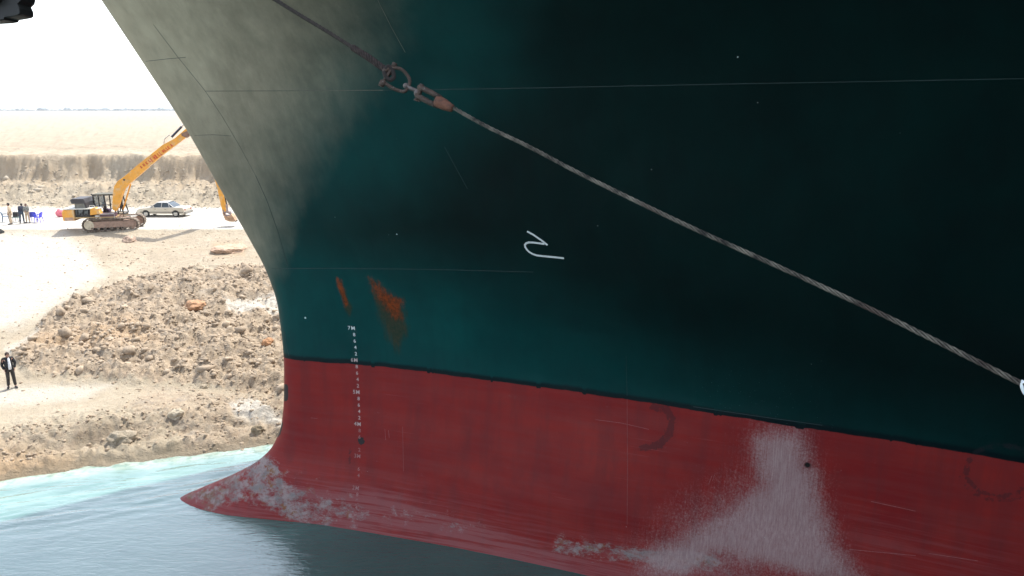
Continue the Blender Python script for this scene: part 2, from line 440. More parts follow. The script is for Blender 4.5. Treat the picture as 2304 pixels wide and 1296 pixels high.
m_scuff = np.maximum(m_scuff, .80*linemask(U+jx*.2, V+jy*.2, cir, 7, 6))
cir = [(2252+95*math.cos(a), 1052+76*math.sin(a)) for a in np.linspace(.3, 2.9, 20)]
m_scuff = np.maximum(m_scuff, .62*linemask(U+jx*.2, V+jy*.2, cir, 5, 5))
m_scuff = np.maximum(m_scuff, .9*linemask(U, V, [(788, 1010), (787, 1045)], 3, 3))
m_dark = np.maximum(linemask(U, V, [(641, 872), (641, 895)], 8, 5), linemask(U, V, [(628, 955), (622, 975)], 9, 5))
m_dark = np.maximum(m_dark, linemask(U, V, [(812, 990), (813, 994)], 7, 3))
m_flow = pm([(1560, 830), (1830, 850), (1870, 960), (1600, 940)], 60, 1)
m_scr = pm([(640, 1080), (900, 1100), (1180, 1190), (1300, 1210), (1300, 1330), (640, 1200)], 40, 2)
m_scr = np.maximum(m_scr, .3*pm([(1900, 1130), (2304, 1210), (2304, 1330), (1900, 1330)], 60, 3))
for m_ in (m_rust, m_algae, m_scrub, m_scuff, m_dark): m_[farside] = 0
cattr(me, 'wear_a', np.stack([m_rust, m_algae, m_scrub], -1))
cattr(me, 'sheen_wear_b', np.stack([m_sheen, m_scuff, m_grey], -1))
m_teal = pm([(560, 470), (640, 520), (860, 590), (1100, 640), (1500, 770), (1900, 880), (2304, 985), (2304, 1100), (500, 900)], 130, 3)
m_teal *= np.clip(1.1-.78*sstep(700, 2000, U), 0, 1)  # fade aft puts the light falloff along the hull into the colour
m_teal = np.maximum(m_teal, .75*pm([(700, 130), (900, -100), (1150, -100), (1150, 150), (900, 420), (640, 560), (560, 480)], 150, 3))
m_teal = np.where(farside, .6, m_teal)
cattr(me, 'lit_teal', np.stack([m_teal, m_teal*0, m_teal*0], -1))
cattr(me, 'wear_c', np.stack([m_scr, m_flow, m_dark], -1))
SHIP = empty('container_ship', (-7.6, YC, 0))
tag(SHIP, 'huge green container ship bow with red bottom paint, aground against the sand bank', 'ship')
def ship_part(name, me):
    o = link(name, me, SHIP); o.matrix_parent_inverse = Matrix.Translation((7.6, -YC, 0)); return o
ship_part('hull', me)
# deck closing the hull top
top = len(zs)-1
L = [tuple(p) for p in np.stack([Xg[top], Yg[top], Zg[top]-.6], -1)[::4]]
half = len(L)
ship_part('deck', mesh_from('deck', L, [list(range(half))], simple('deck_paint', (.12, .16, .14), .7), False))

# containers stacked on the deck, above and aft of the view; they throw the shade on the water
mb = MB(); rc = random.Random(5)
for ix_ in range(2):
    x0 = 14+ix_*14
    for r_ in range(9):
        y0 = YC-14+r_*2.6+ix_*0
        if y0 < YC-(11 if ix_ == 0 else 16): continue
        mb.box(x0, x0+12.2, y0, y0+2.44, 24.6, 24.6+2.6*(7 if ix_ else 5), .05)
mb.v = [v-Vector((-7.6, YC, 0)) for v in mb.v]
mb.build('container_stack', simple('container_green', (.03, .12, .09), .6), SHIP)

# ribbons and beads that lie on the hull plating
def resample(pts, step=6):
    out = []
    for (a, b), (c, d) in zip(pts[:-1], pts[1:]):
        n = max(1, int(math.hypot(c-a, d-b)/step))
        for i in range(n): out.append((a+(c-a)*i/n, b+(d-b)*i/n))
    out.append(pts[-1]); return out
def ribbon(name, pts, wm, mat, off=.004, ridge=0, step=6):
    pts = resample(pts, step); P3 = []
    for u, v in pts:
        l, n = hit(u, v)
        if l is not None: P3.append((l, n))
    if len(P3) < 2: return None
    Vv = []; Ff = []
    for i, (l, n) in enumerate(P3):
        d = (P3[min(i+1, len(P3)-1)][0]-P3[max(i-1, 0)][0]).normalized()
        s = d.cross(n).normalized()*wm/2
        Vv += [l+n*off-s, l+n*(off+ridge), l+n*off+s]
    for i in range(len(P3)-1):
        a = i*3; Ff += [[a, a+1, a+4, a+3], [a+1, a+2, a+5, a+4]]
    return ship_part(name, mesh_from(name, Vv, Ff, mat, True))
M_WHITE = simple('marking_paint', (.56, .60, .60), .6, var=.12, scale=20)
M_MARKP = simple('marking_paint_on_red', (.42, .32, .31), .6, var=.25, scale=20)
M_FADE = simple('faded_marking_paint', (.25, .11, .11), .6, var=.35, scale=20)
M_SEAM_G = simple('weld_bead_green', (.002, .019, .018), .5)
M_SEAM_C = simple('weld_bead_sheen', (.085, .085, .065), .6)  # bead paled to match the painted sheen
M_SEAM_R = simple('weld_bead_red', (.17, .035, .033), .5)
ribbon('bow_symbol', [(1186, 520.5), (1200, 528), (1216, 539), (1224, 545), (1232, 551.5)], .055, M_WHITE)
ribbon('bow_symbol', [(1225, 549), (1212, 547), (1199, 545.5), (1190, 545.2), (1184, 547.2), (1181, 551), (1182, 556), (1186, 562), (1191, 567), (1199, 571.5), (1208, 574.5), (1220, 576), (1236, 577.5), (1252, 579), (1269, 581)], .055, M_WHITE)
for pts, m in [
    ([(462, 205), (700, 204), (862, 203)], M_SEAM_C),
    ([(862, 203), (1100, 200), (1400, 194), (1700, 188), (2000, 183), (2304, 177)], M_SEAM_G),
    ([(345, 55), (400, 128), (462, 205)], M_SEAM_C), ([(328, 138), (380, 132), (418, 129)], M_SEAM_C),
    ([(462, 205), (500, 262), (540, 330), (575, 395)], M_SEAM_C), ([(430, 305), (480, 303), (520, 306)], M_SEAM_C),
    ([(575, 395), (600, 450), (625, 520), (648, 600)], M_SEAM_G), ([(850, 0), (880, 60), (912, 118)], M_SEAM_C),
    ([(612, 604), (760, 604), (960, 606), (1200, 612)], M_SEAM_G),
    ([(1000, 330), (1030, 385), (1052, 425)], M_SEAM_G), ([(640, 745), (644, 778), (650, 800)], M_SEAM_G),
    ([(1409, 800), (1411, 890)], M_SEAM_G), ([(1411, 898), (1412, 1040), (1411, 1180)], M_SEAM_R),
    ([(906, 960), (908, 1060)], M_SEAM_R), ([(1560, 915), (1680, 933), (1850, 957)], M_SEAM_G)]:
    ribbon('weld_seam', pts, .018, m, .002, .006, 10)
for pts in [[(1340, 944), (1400, 952), (1460, 966)], [(700, 940), (715, 942)], [(1594, 1090), (1602, 1070)], [(1603, 1082), (1608, 1068)], [(1960, 1128), (2060, 1150)],
            [(1910, 1236), (2060, 1250)], [(2090, 1245), (2200, 1262)], [(866, 965), (868, 990)], [(874, 968), (876, 985)]]:
    ribbon('scratch', pts, .009, M_FADE, .003, 0, 6)
for u, v, r in [(687, 715, 4), (1660, 128, .8), (893, 527, 1.5)]:
    l, n = hit(u, v)
    if l is None: continue
    mb = MB(); mb.cyl(l+n*.004, n, .010*r/2+.012, .008, 10)
    o = mb.build('paint_chip', M_WHITE); o.parent = SHIP; o.matrix_parent_inverse = Matrix.Translation((7.6, -YC, 0))
# drain hole
l, n = hit(1817, 1046)
mb = MB()
a = n.orthogonal().normalized(); b = n.cross(a)
ringp = [l+n*.01+(a*math.cos(k*2*math.pi/24)+b*math.sin(k*2*math.pi/24))*.075 for k in range(25)]
mb.tube(ringp, .014, 8)
o = mb.build('drain_rim', simple('drain_rim_paint', (.12, .03, .03)), None, True); o.parent = SHIP; o.matrix_parent_inverse = Matrix.Translation((7.6, -YC, 0))
mb = MB(); mb.cyl(l-n*.0, n, .072, .012, 24)
o = mb.build('drain_opening', simple('drain_dark', (.006, .004, .004), .9)); o.parent = SHIP; o.matrix_parent_inverse = Matrix.Translation((7.6, -YC, 0))

# draft marks
def glyph(ch):
    cu = bpy.data.curves.new('g', 'FONT'); cu.body = ch; cu.size = 1; cu.offset = .015; cu.resolution_u = 3
    ob = bpy.data.objects.new('g', cu); scn.collection.objects.link(ob)
    dg = bpy.context.evaluated_depsgraph_get(); m = bpy.data.meshes.new_from_object(ob.evaluated_get(dg))
    vs = [Vector(v.co) for v in m.vertices]; fs = [list(p.vertices) for p in m.polygons]
    bpy.data.objects.remove(ob); bpy.data.curves.remove(cu); bpy.data.meshes.remove(m)
    x0 = min(v.x for v in vs); h = max(v.y for v in vs)
    w = max(v.x for v in vs)-x0
    return [((v.x-x0)/h, v.y/h) for v in vs], fs, w/h
GL = {c: glyph(c) for c in '12345678M'}
def colu(v): return float(np.interp(v, [733, 800, 880, 950, 1000, 1060, 1110, 1160, 1200], [794, 800, 805, 808, 808, 806, 803, 799, 796]))
y = 733.0; k = 0
seqm = []
for M_ in (7, 6, 5, 4, 3, 2, 1):
    seqm.append(str(M_)+'M')
    seqm += ['8', '6', '4', '2']
for k, txt in enumerate(seqm):
    v = 738+14.4*k
    if v > 1190: break
    if k in (18,): continue
    mat = M_WHITE if v < 806 else (M_MARKP if v < 960 else M_FADE)
    if k > 20 and k % 3 == 0: continue
    hgt = .118 if len(txt) == 1 else .125
    x = 0
    l, n = hit(colu(v), v)
    if l is None: continue
    right = Vector((0, 0, 1)).cross(n).normalized(); up = n.cross(right).normalized()
    if right.x < 0: right = -right
    tot = 0
    glx = []
    for ch in txt: glx.append((ch, tot)); tot += GL[ch][2]*hgt+.03
    shift = -tot+.09 if len(txt) > 1 else -.02
    for ch, gx in glx:
        vs, fs, w = GL[ch]; Vv = []
        for px, py in vs:
            p = l+right*(gx+shift+px*hgt)+up*(py*hgt-hgt/2)
            h_, n_, i_, d_ = BVH.ray_cast(p+n*.5, -n)
            Vv.append((h_ if h_ is not None else p)+n*.005)
        ship_part('draft_mark', mesh_from('draft_mark', Vv, fs, mat, False))

# ------------------------------------------------------------------ ground: one sheet from the canal bed to the horizon
def shore(X): return np.interp(X, [-140, -60, -30, -18.65, -14.6, -9.9, -4, 6, 60, 200], [9, 13, 19.5, 24.4, 25.85, 27.2, 28.2, 29, 29, 29])
MOUND = [(25, 800), (70, 765), (110, 712), (190, 668), (290, 628), (380, 612), (480, 606), (560, 600), (700, 600), (760, 910), (560, 880), (430, 862), (300, 858), (150, 850), (60, 838)]
def slopez(Y): return np.interp(Y, [0, 31.0, 34, 54.5, 56, 70], [.9, .95, 1.25, 3.85, 4.1, 4.1])
def pix_on_slope(X, Y):
    return proj(X, Y, slopez(Y))
def ground(X, Y, full=False):
    X = np.asarray(X, float); Y = np.asarray(Y, float)
    U, V = pix_on_slope(X, Y)
    n1 = fbm(X/2.2, Y/2.2, 4, 1); n2 = fbm(X/.7, Y/.7, 4, 2); n3 = fbm(X/6, Y/6, 3, 5)
    d = Y-shore(X)+.55*fbm(X/1.6, Y/1.6, 3, 11)
    z = slopez(Y)
    fade = 1-sstep(95, 200, Y)
    # soft relief on the slope between shelf and road
    mid = sstep(32, 36, Y)*(1-sstep(53, 56, Y))
    z = z+mid*(.35*n3+.12*n1)
    md = polymask(U+14*n1*2, V+10*n2*2, MOUND, 16)*(1-sstep(58, 62, Y))
    lumps = fbm(X/.8, Y/1.0, 4, 14, True)
    big = fbm(X/1.7, Y/2.2, 3, 18, True)
    z = z+md*(.32+.34*np.clip(lumps, -.3, 1)+.62*big+.24*fbm(X/.34, Y/.42, 3, 16, True)+.80*fbm(X/2.6, Y/2.0, 3, 17)+.2*md)
    ledge = polymask(U, V, [(500, 685), (560, 672), (700, 660), (700, 725), (600, 715), (520, 708)], 8)
    z = z-ledge*md*.25
    # shore bank
    bk = sstep(-.15, .9, d)*.45+sstep(1.2, 2.3, d+.8*n1)*.55
    zb = np.where(d < 0, d*.45, z*bk)
    scar = sstep(-.1, .6, d)*(1-sstep(3.0, 4.4, d))
    zb = zb+scar*(.30*fbm(X/.5, Y/.5, 4, 24, True)+.22*fbm(X/1.3, Y/1.3, 3, 28))
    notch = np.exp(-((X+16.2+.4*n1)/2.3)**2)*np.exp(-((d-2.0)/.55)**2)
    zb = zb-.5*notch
    near = Y < 34
    z = np.where(d < 6, zb, z)
    z = z+.05*n2*sstep(4, 6, d)*fade*(1-.7*sstep(55.5, 57, Y)*(1-sstep(70, 71.5, Y)))+.03*fbm(X/.25, Y/.25, 2, 33)*fade*(1-sstep(55.5, 56.5, Y)*(1-sstep(70, 71, Y)))
    # road edge is a low lip towards the slope
    z = z+.10*np.exp(-((Y-56.2)/.5)**2)*(1+2*n1)
    # berm: talus, cut face with gullies, then the flat desert
    gx = .8*fbm(X/1.6, Y/3, 4, 41)+.35*fbm(X/.5, Y/1.2, 3, 44)+.7*fbm(X/5, Y/5, 2, 46)
    Y2 = Y+1.5*gx+1.2*fbm(X/9, Y/9, 2, 48)
    tal = sstep(69.8, 75.5, Y2)*2.1*(1+.25*n1)
    wall = sstep(75.0, 76.9, Y2)*2.45
    z = z+tal+wall+(sstep(69.5, 72, Y)*(1-sstep(76, 78, Y)))*(.28*n2+.30*fbm(X/.9, Y/.9, 4, 51, True))
    far = sstep(77, 90, Y)
    z = z+far*(.22*fbm(X/14, Y/20, 4, 61)*fade+.12*n2*fade)
    z = z+sstep(120, 600, Y)*.5*fbm(X/160, Y/260, 3, 66)
    if not full: return z
    return z, dict(d=d, md=md, ledge=ledge, U=U, V=V, n1=n1, n2=n2, n3=n3, Y2=Y2, lumps=lumps, gx=gx)
ac = np.concatenate([-np.geomspace(9, .78, 22)[:-1], np.arange(-.78, -.02, .0017), np.geomspace(.02, 5, 22)-.04])
ac = np.unique(ac)
yr = [6.0]
while yr[-1] < 95:
    y_ = yr[-1]
    yr.append(y_+(.5 if y_ < 17 else .075+max(0, y_-24)*.0021))
while yr[-1] < 8900: yr.append(yr[-1]*1.05+.3)
yr = np.array(yr)
AX, YY = np.meshgrid(ac, yr)
XX = AX*(np.minimum(YY, 1e9)+6)
ZZ, info = ground(XX, YY, True)
t = NT('desert_ground')
A = t.attr('soil'); brown, white, wet = A[0], A[1], A[2]
Bq = t.attr('soil_b'); warm, dark = Bq[0], Bq[1]
n1 = t.noise(.5, 5, .6); n2 = t.noise(3.5, 6, .7); n3 = t.noise(18, 4, .7)
sand = t.mix(t.lr(.3, .7, n1), (.33, .275, .20), (.42, .36, .275))
sand = t.mix(t.math('MULTIPLY', t.ss(.48, .70, n2), .45), sand, (.30, .235, .16))
sand = t.mix(t.math('MULTIPLY', t.ss(.50, .72, n3), .35), sand, (.27, .215, .15))
br = t.mix(t.lr(.35, .65, n2), (.28, .215, .155), (.46, .37, .27))
br = t.mix(t.math('MULTIPLY', t.ss(.45, .65, n3), .6), br, (.34, .27, .20))
br = t.mix(t.math('MULTIPLY', t.ss(.52, .64, t.noise(1.1, 5, .65, t.mapping(loc=(4, 1, 0)))), .55), br, (.24, .215, .185))
bm_ = t.ss(.30, .62, t.math('MULTIPLY_ADD', t.math('SUBTRACT', t.noise(2.2, 6, .75), .5), .9, brown))
c = t.mix(bm_, sand, br)
c = t.mix(t.math('MULTIPLY', warm, .75), c, t.mix(t.lr(.3, .7, n2), (.30, .19, .10), (.50, .33, .19)))
c = t.mix(white, c, t.mix(t.lr(.3, .7, n2), (.46, .43, .38), (.56, .53, .47)))
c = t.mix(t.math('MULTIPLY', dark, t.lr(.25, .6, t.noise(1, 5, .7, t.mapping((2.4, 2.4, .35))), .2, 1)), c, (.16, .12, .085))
c = t.mix(t.math('MULTIPLY', wet, .7), c, (.17, .14, .095))
hb = t.math('ADD', t.math('MULTIPLY', t.noise(2.4, 6, .72), .22), t.math('MULTIPLY', t.noise(11, 5, .75), .07))
t.set(Base_Color=c, Roughness=t.lr(0, 1, wet, .95, .55), Normal=t.bump(hb, 1.0, .9), Specular_IOR_Level=.2)
M_GROUND = t.m
me = gridmesh('ground', XX, YY, ZZ, M_GROUND)
d, md, Ug, Vg = info['d'], info['md'], info['U'], info['V']
n1, n2, n3 = info['n1'], info['n2'], info['n3']
brown = md*.95
brown = np.maximum(brown, .42*sstep(.2, 1.2, d)*(1-sstep(2.6, 4.6, d+1.5*n3)))
brown = np.maximum(brown, .55*polymask(Ug+20*n1, Vg+10*n2, [(330, 865), (700, 880), (700, 1040), (420, 1010), (380, 950), (250, 920)], 30))
brown = np.maximum(brown, .25*sstep(70.2, 71.5, YY)*(1-sstep(77, 78, info['Y2']))*(.5+n2*1.5))
brown = np.maximum(brown, .38*polymask(Ug+14*n1, Vg, [(140, 530), (520, 512), (640, 600), (300, 610), (180, 600)], 24))
white = sstep(55.8, 56.6, YY+.8*n1)*(1-sstep(69.3, 70.6, YY+1.4*n1))
white = np.maximum(white, .65*polymask(Ug+20*n1, Vg+12*n2, [(-200, 520), (150, 525), (190, 560), (235, 620), (120, 690), (40, 735), (-200, 760)], 22))
white = np.maximum(white, .8*info['ledge'])
white = np.maximum(white, .8*polymask(Ug+10*n1, Vg+6*n2, [(515, 905), (560, 895), (600, 910), (640, 925), (700, 960), (600, 925), (530, 925)], 7))
white = np.maximum(white, .55*polymask(Ug+20*n1, Vg+6*n2, [(-200, 868), (30, 870), (260, 865), (180, 900), (-200, 930)], 12))
white = np.maximum(white, .6*polymask(Ug+8*n1, Vg+4*n2, [(10, 785), (60, 760), (100, 738), (60, 775), (20, 800)], 6))
white = np.maximum(white, .12*sstep(90, 240, YY))
warm = .8*polymask(Ug+16*n1, Vg+8*n2, [(-200, 1000), (120, 990), (300, 1010), (330, 1060), (0, 1100), (-200, 1120)], 26)
warm = np.maximum(warm, .55*sstep(34, 36, YY)*polymask(Ug+30*n1, Vg+10*n2, [(30, 770), (300, 730), (380, 800), (300, 850), (60, 842)], 22))
warm = np.maximum(warm, .5*polymask(Ug+10*n1, Vg+8*n2, [(480, 545), (545, 545), (550, 575), (480, 580)], 8))
warm = np.maximum(warm, .28*sstep(72, 75, YY)*(1-sstep(77, 79, YY))*np.clip(n3*4+.5, 0, 1))
wet = sstep(-.6, -.1, d)*(1-sstep(.15, .75, d+.5*n1))
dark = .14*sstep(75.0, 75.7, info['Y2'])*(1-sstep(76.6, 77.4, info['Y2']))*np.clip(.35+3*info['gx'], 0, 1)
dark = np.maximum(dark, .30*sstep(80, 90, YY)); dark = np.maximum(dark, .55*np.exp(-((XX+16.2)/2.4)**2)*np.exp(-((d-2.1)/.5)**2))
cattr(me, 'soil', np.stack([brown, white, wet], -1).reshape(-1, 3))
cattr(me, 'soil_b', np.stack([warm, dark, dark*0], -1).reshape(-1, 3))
g_ob = link('ground', me); tag(g_ob, 'pale desert sand bank with cut berm and flat plain to the horizon', None, None, 'structure')
def gz(x, y): return float(ground(np.array([x]), np.array([y]))[0])
def gat(u, v):
    r = ray(u, v); ts = np.arange(15, 140, .04)
    P_ = ORG[:, None]+r[:, None]*ts[None]
    h = ground(P_[0], P_[1]); k = np.argmax(P_[2] < h)
    return Vector((P_[0, k], P_[1, k], h[k]))

# loose clods: nobody could count them
def chunk_verts():
    bm = bmesh.new(); bmesh.ops.create_icosphere(bm, subdivisions=1, radius=1)
    v = np.array([x.co[:] for x in bm.verts]); f = np.array([[y.index for y in p.verts] for p in bm.faces]); bm.free(); return v, f
cv, cf = chunk_verts()
def chunks(name, pts, sizes, mat, seed):
    r = np.random.default_rng(seed); n = len(pts)
    sc = sizes[:, None]*r.uniform(.55, 1.25, (n, 3)); sc[:, 2] *= .75
    V_ = cv[None]*(1+r.uniform(-.32, .32, (n, len(cv), 1)))*sc[:, None]
    a = r.uniform(0, 6.28, n); ca, sa = np.cos(a)[:, None], np.sin(a)[:, None]
    x = V_[..., 0]*ca-V_[..., 1]*sa; y = V_[..., 0]*sa+V_[..., 1]*ca
    V_ = np.stack([x, y, V_[..., 2]], -1)+pts[:, None]
    F_ = cf[None]+(np.arange(n)*len(cv))[:, None, None]
    me = bpy.data.meshes.new(name); vv = V_.reshape(-1, 3); ff = F_.reshape(-1, 3)
    me.vertices.add(len(vv)); me.vertices.foreach_set('co', vv.reshape(-1).astype(np.float32))
    me.loops.add(len(ff)*3); me.polygons.add(len(ff))
    me.loops.foreach_set('vertex_index', ff.reshape(-1).astype(np.int32)); me.polygons.foreach_set('loop_start', (np.arange(len(ff))*3).astype(np.int32))
    me.update(calc_edges=True); me.materials.append(mat); return link(name, me)
t = NT('clod_earth'); oi = t.noise(1.6, 5, .7); o2 = t.noise(9, 4, .7)
c = t.mix(t.lr(.35, .65, oi), (.24, .187, .135), (.44, .35, .26)); c = t.mix(t.ss(.45, .65, o2, 0, .6), c, (.38, .31, .235))
t.set(Base_Color=c, Roughness=.95, Normal=t.bump(t.noise(14, 4, .7), .03), Specular_IOR_Level=.2); M_CLOD = t.m
N = 260000
cy = rng.uniform(24.5, 60, N); cx = rng.uniform(-.80, -.10, N)*(cy+6)
zc, ic = ground(cx, cy, True)
w = ic['md']*.55*(1-.8*ic['ledge'])+.30*sstep(.4, 1.2, ic['d'])*(1-sstep(2.6, 4.5, ic['d']))
w = np.maximum(w, .20*polymask(ic['U']+20*ic['n1'], ic['V'], [(330, 865), (700, 880), (700, 1040), (420, 1010), (380, 950), (250, 920)], 30))
w = np.maximum(w, .022*(ic['d'] > 3)*(cy < 55.5)); w = np.maximum(w, .10*polymask(ic['U']+14*ic['n1'], ic['V'], [(140, 530), (520, 512), (640, 600), (300, 610), (180, 600)], 24)*(ic['n2'] > 0))
w *= np.clip(.55+1.6*ic['n2']+1.0*ic['n1'], .1, 1.3)
keep = rng.uniform(0, 1, N) < w*.6
sz = .036*np.exp(rng.normal(0, .75, N)); sz = np.clip(sz, .02, np.where(ic['md'] > .5, .34, .085))
chk = chunks('dirt_clods', np.stack([cx, cy, zc+sz*.02], -1)[keep], sz[keep], M_CLOD, 5)
tag(chk, 'loose brown and grey clods of dug earth strewn over the bank', None, None, 'stuff')
# berm foot rubble
N = 9000
cy = rng.uniform(69, 76, N); cx = rng.uniform(-.80, -.20, N)*(cy+6); zc = ground(cx, cy)
keep = rng.uniform(0, 1, N) < .45
sz = np.clip(.06*np.exp(rng.normal(0, .5, N)), .03, .4)
t = NT('rubble_sand'); t.set(Base_Color=t.mix(t.noise(1.5, 4), (.26, .215, .155), (.45, .39, .31)), Roughness=.95)
tag(chunks('berm_rubble', np.stack([cx, cy, zc], -1)[keep], sz[keep], t.m, 6), 'pale rubble fallen along the foot of the cut berm', None, None, 'stuff')

# single boulders one can point to
def boulder(u, v, wpx, col, label, flat=.7, seed=0):
    p = gat(u, v); r = wpx/2*Vector((p.x, p.y, p.z-CH)).length/F
    bm = bmesh.new(); bmesh.ops.create_icosphere(bm, subdivisions=4, radius=1)
    rr_ = random.Random(seed); o3 = Vector((rr_.random()*9, rr_.random()*9, rr_.random()*9))
    from mathutils import noise
    for vt in bm.verts:
        q_ = vt.co.copy(); k = 1+.45*noise.noise(q_*.9+o3)+.22*noise.noise(q_*2.1+o3)+.10*noise.noise(q_*5+o3)
        q_ *= k; vt.co = Vector((q_.x, q_.y*.8, q_.z*flat))*r
    me = bpy.data.meshes.new('boulder'); bm.to_mesh(me); bm.free()
    t = NT('boulder_stone'); t.set(Base_Color=t.mix(t.lr(.3, .7, t.noise(3, 6, .7)), tuple(x*.65 for x in col), col), Roughness=.95, Normal=t.bump(t.noise(9, 6, .75), .08))
    me.materials.append(t.m)
    o = link('boulder', me, None, (p.x, p.y, p.z+r*flat*.05)); tag(o, label, 'boulder')
boulder(291, 543, 27, (.50, .36, .27), 'small reddish boulder alone on the slope just below the excavator tracks', .7, 1)
boulder(440, 688, 44, (.52, .30, .17), 'orange clay boulder high in the dark clod heap', .5, 2)
boulder(602, 772, 26, (.50, .27, .14), 'rusty orange boulder in the heap close beside the red ship stem', .7, 3)
boulder(398, 934, 32, (.56, .48, .36), 'rounded pale boulder on the shelf in front of the clod heap', .8, 4)
boulder(272, 990, 50, (.42, .35, .26), 'large pale boulder at the right end of the undercut shore bank', .7, 5)
boulder(515, 563, 70, (.55, .38, .27), 'wide flat orange sandstone slab on the upper slope beside the ship', .3, 6)
boulder(3, 524, 11, (.06, .06, .055), 'small dark rock at the left edge of the road', 1.1, 7)
boulder(580, 972, 28, (.30, .24, .16), 'brown boulder on the shore right beside the ship stem', .8, 8)
boulder(460, 872, 16, (.55, .46, .34), 'little tan boulder at the lower edge of the clod heap', .8, 9)

# ------------------------------------------------------------------ water
wx = np.concatenate([np.linspace(-400, -32, 20)[:-1], np.arange(-32, 8, .09), np.linspace(8.1, 300, 20)])
wy = np.concatenate([np.linspace(-260, 12, 30)[:-1], np.arange(12, 30.5, .075), [33, 40]])
WX, WY = np.meshgrid(wx, wy)
fine_ = sstep(-34, -28, WX)*(1-sstep(4, 8, WX))*sstep(12, 15, WY)*(1-sstep(29, 30, WY))
ds = shore(WX)-WY
ang = math.radians(18)
ux = WX*math.cos(ang)+WY*math.sin(ang); uy = -WX*math.sin(ang)+WY*math.cos(ang)
flowm = np.exp(-((ds-2.3)/2.0)**2)
WZ = (.05*fbm(ux/2.6, uy/.42, 3, 71)*flowm*1.7+.006*fbm(WX/.5, WY/.42, 3, 75)+.012*fbm(ux/2.2, uy/1.2, 2, 79))*fine_
t = NT('canal_water')
A = t.attr('murk_refl'); milky, streak, foam = A[0], A[1], A[2]
c = t.mix(t.lr(.3, .7, t.noise(.35, 4)), (.028, .110, .102), (.038, .130, .120))
c = t.mix(streak, c, (.075, .20, .18))
c = t.mix(milky, c, (.19, .30, .25))
c = t.mix(t.math('MULTIPLY', foam, t.ss(.35, .6, t.noise(3, 6, .75))), c, (.36, .42, .36))
mp = t.mapping((.55, 2.4, 1), rot=(0, 0, -ang))
hb = t.math('ADD', t.math('MULTIPLY', t.noise(2.2, 4, .55, mp, 1.2), .020), t.math('MULTIPLY', t.noise(7.5, 4, .6, t.mapping((1, 1.4, 1), rot=(0, 0, .3)), .8), .008))
nb = t.bump(hb, 1.0, .8)
t.set(Base_Color=c, Roughness=.05, IOR=1.36, Specular_IOR_Level=1.0, Normal=nb, Coat_Weight=1.0, Coat_IOR=1.66, Coat_Roughness=.03, Coat_Normal=nb)
me = gridmesh('water', WX, WY, WZ, t.m)
nn = fbm(ux/5, uy/.8, 4, 81); nn2 = fbm(WX/1.5, WY/1.5, 4, 85)
plume_refl = sstep(-5.5, -13, WX)*sstep(11, 13, WY)*(.42+.5*fbm(ux/4, uy/1.4, 3, 95))  # silt tint, strengthened to put the pale sky reflection into the water colour
milk = np.clip(1-ds/3.2+.9*nn, 0, 1)**1.3*np.clip(1-sstep(2.6, 5.2, ds), 0, 1)
strk = np.clip(np.exp(-((ds-2.6)/2.8)**2)*(.55+3.2*nn+1.5*fbm(ux/9, uy/.35, 3, 88)), 0, 1)
fo = np.clip((1-sstep(.15, .9, ds+.7*nn2))*(.9), 0, 1)
cattr(me, 'murk_refl', np.stack([np.maximum(milk, plume_refl*.75), np.maximum(strk, plume_refl*.9), fo], -1).reshape(-1, 3))
tag(link('water', me), 'turquoise canal water, milky along the bank, dark beside the hull', None, None, 'structure')

# canal's other bank, behind the camera
bx = np.linspace(-400, 300, 90); by = np.array([-262, -256, -250, -240]); BX, BY = np.meshgrid(bx, by[::-1])
BZ = np.interp(-BY, [240, 250, 256, 262], [-1, 2.5, 5, 6])+.5*fbm(BX/8, BY/8, 3, 90)
tag(link('far_bank', gridmesh('far_bank', BX, BY, BZ, M_GROUND, flip=True)), 'sandy bank on the other side of the canal', None, None, 'structure')
#OBJECTS
# ------------------------------------------------------------------ wire rope, shackle and socket between the camera and the hull
t = NT('wire_steel')
nv = t.noise(7, 5, .7); ln = t.noise(1, 3, .6, t.mapping((1.2, 1.2, 1.2)))
c = t.mix(t.lr(.35, .65, nv), (.012, .010, .009), (.20, .185, .15)); c = t.mix(t.ss(.56, .68, ln, 0, .8), c, (.05, .032, .026))
t.set(Base_Color=c, Roughness=.5, Metallic=.35); M_WIRE = t.m
M_ROPE = simple('tarred_rope', (.028, .022, .018), .85, var=.5, scale=30)
t = NT('rusty_steel')
c = t.mix(t.lr(.3, .7, t.noise(14, 6, .7)), (.018, .013, .010), (.085, .055, .042)); c = t.mix(t.ss(.55, .68, t.noise(22, 5, .7)), c, (.17, .155, .14))
t.set(Base_Color=c, Roughness=.7, Metallic=.2, Normal=t.bump(t.noise(60, 4), .004)); M_RUSTY = t.m
t = NT('orange_rust')
c = t.mix(t.lr(.3, .7, t.noise(18, 6, .7)), (.035, .018, .013), (.19, .075, .042)); t.set(Base_Color=c, Roughness=.8, Normal=t.bump(t.noise(60, 4), .004)); M_ORUST = t.m

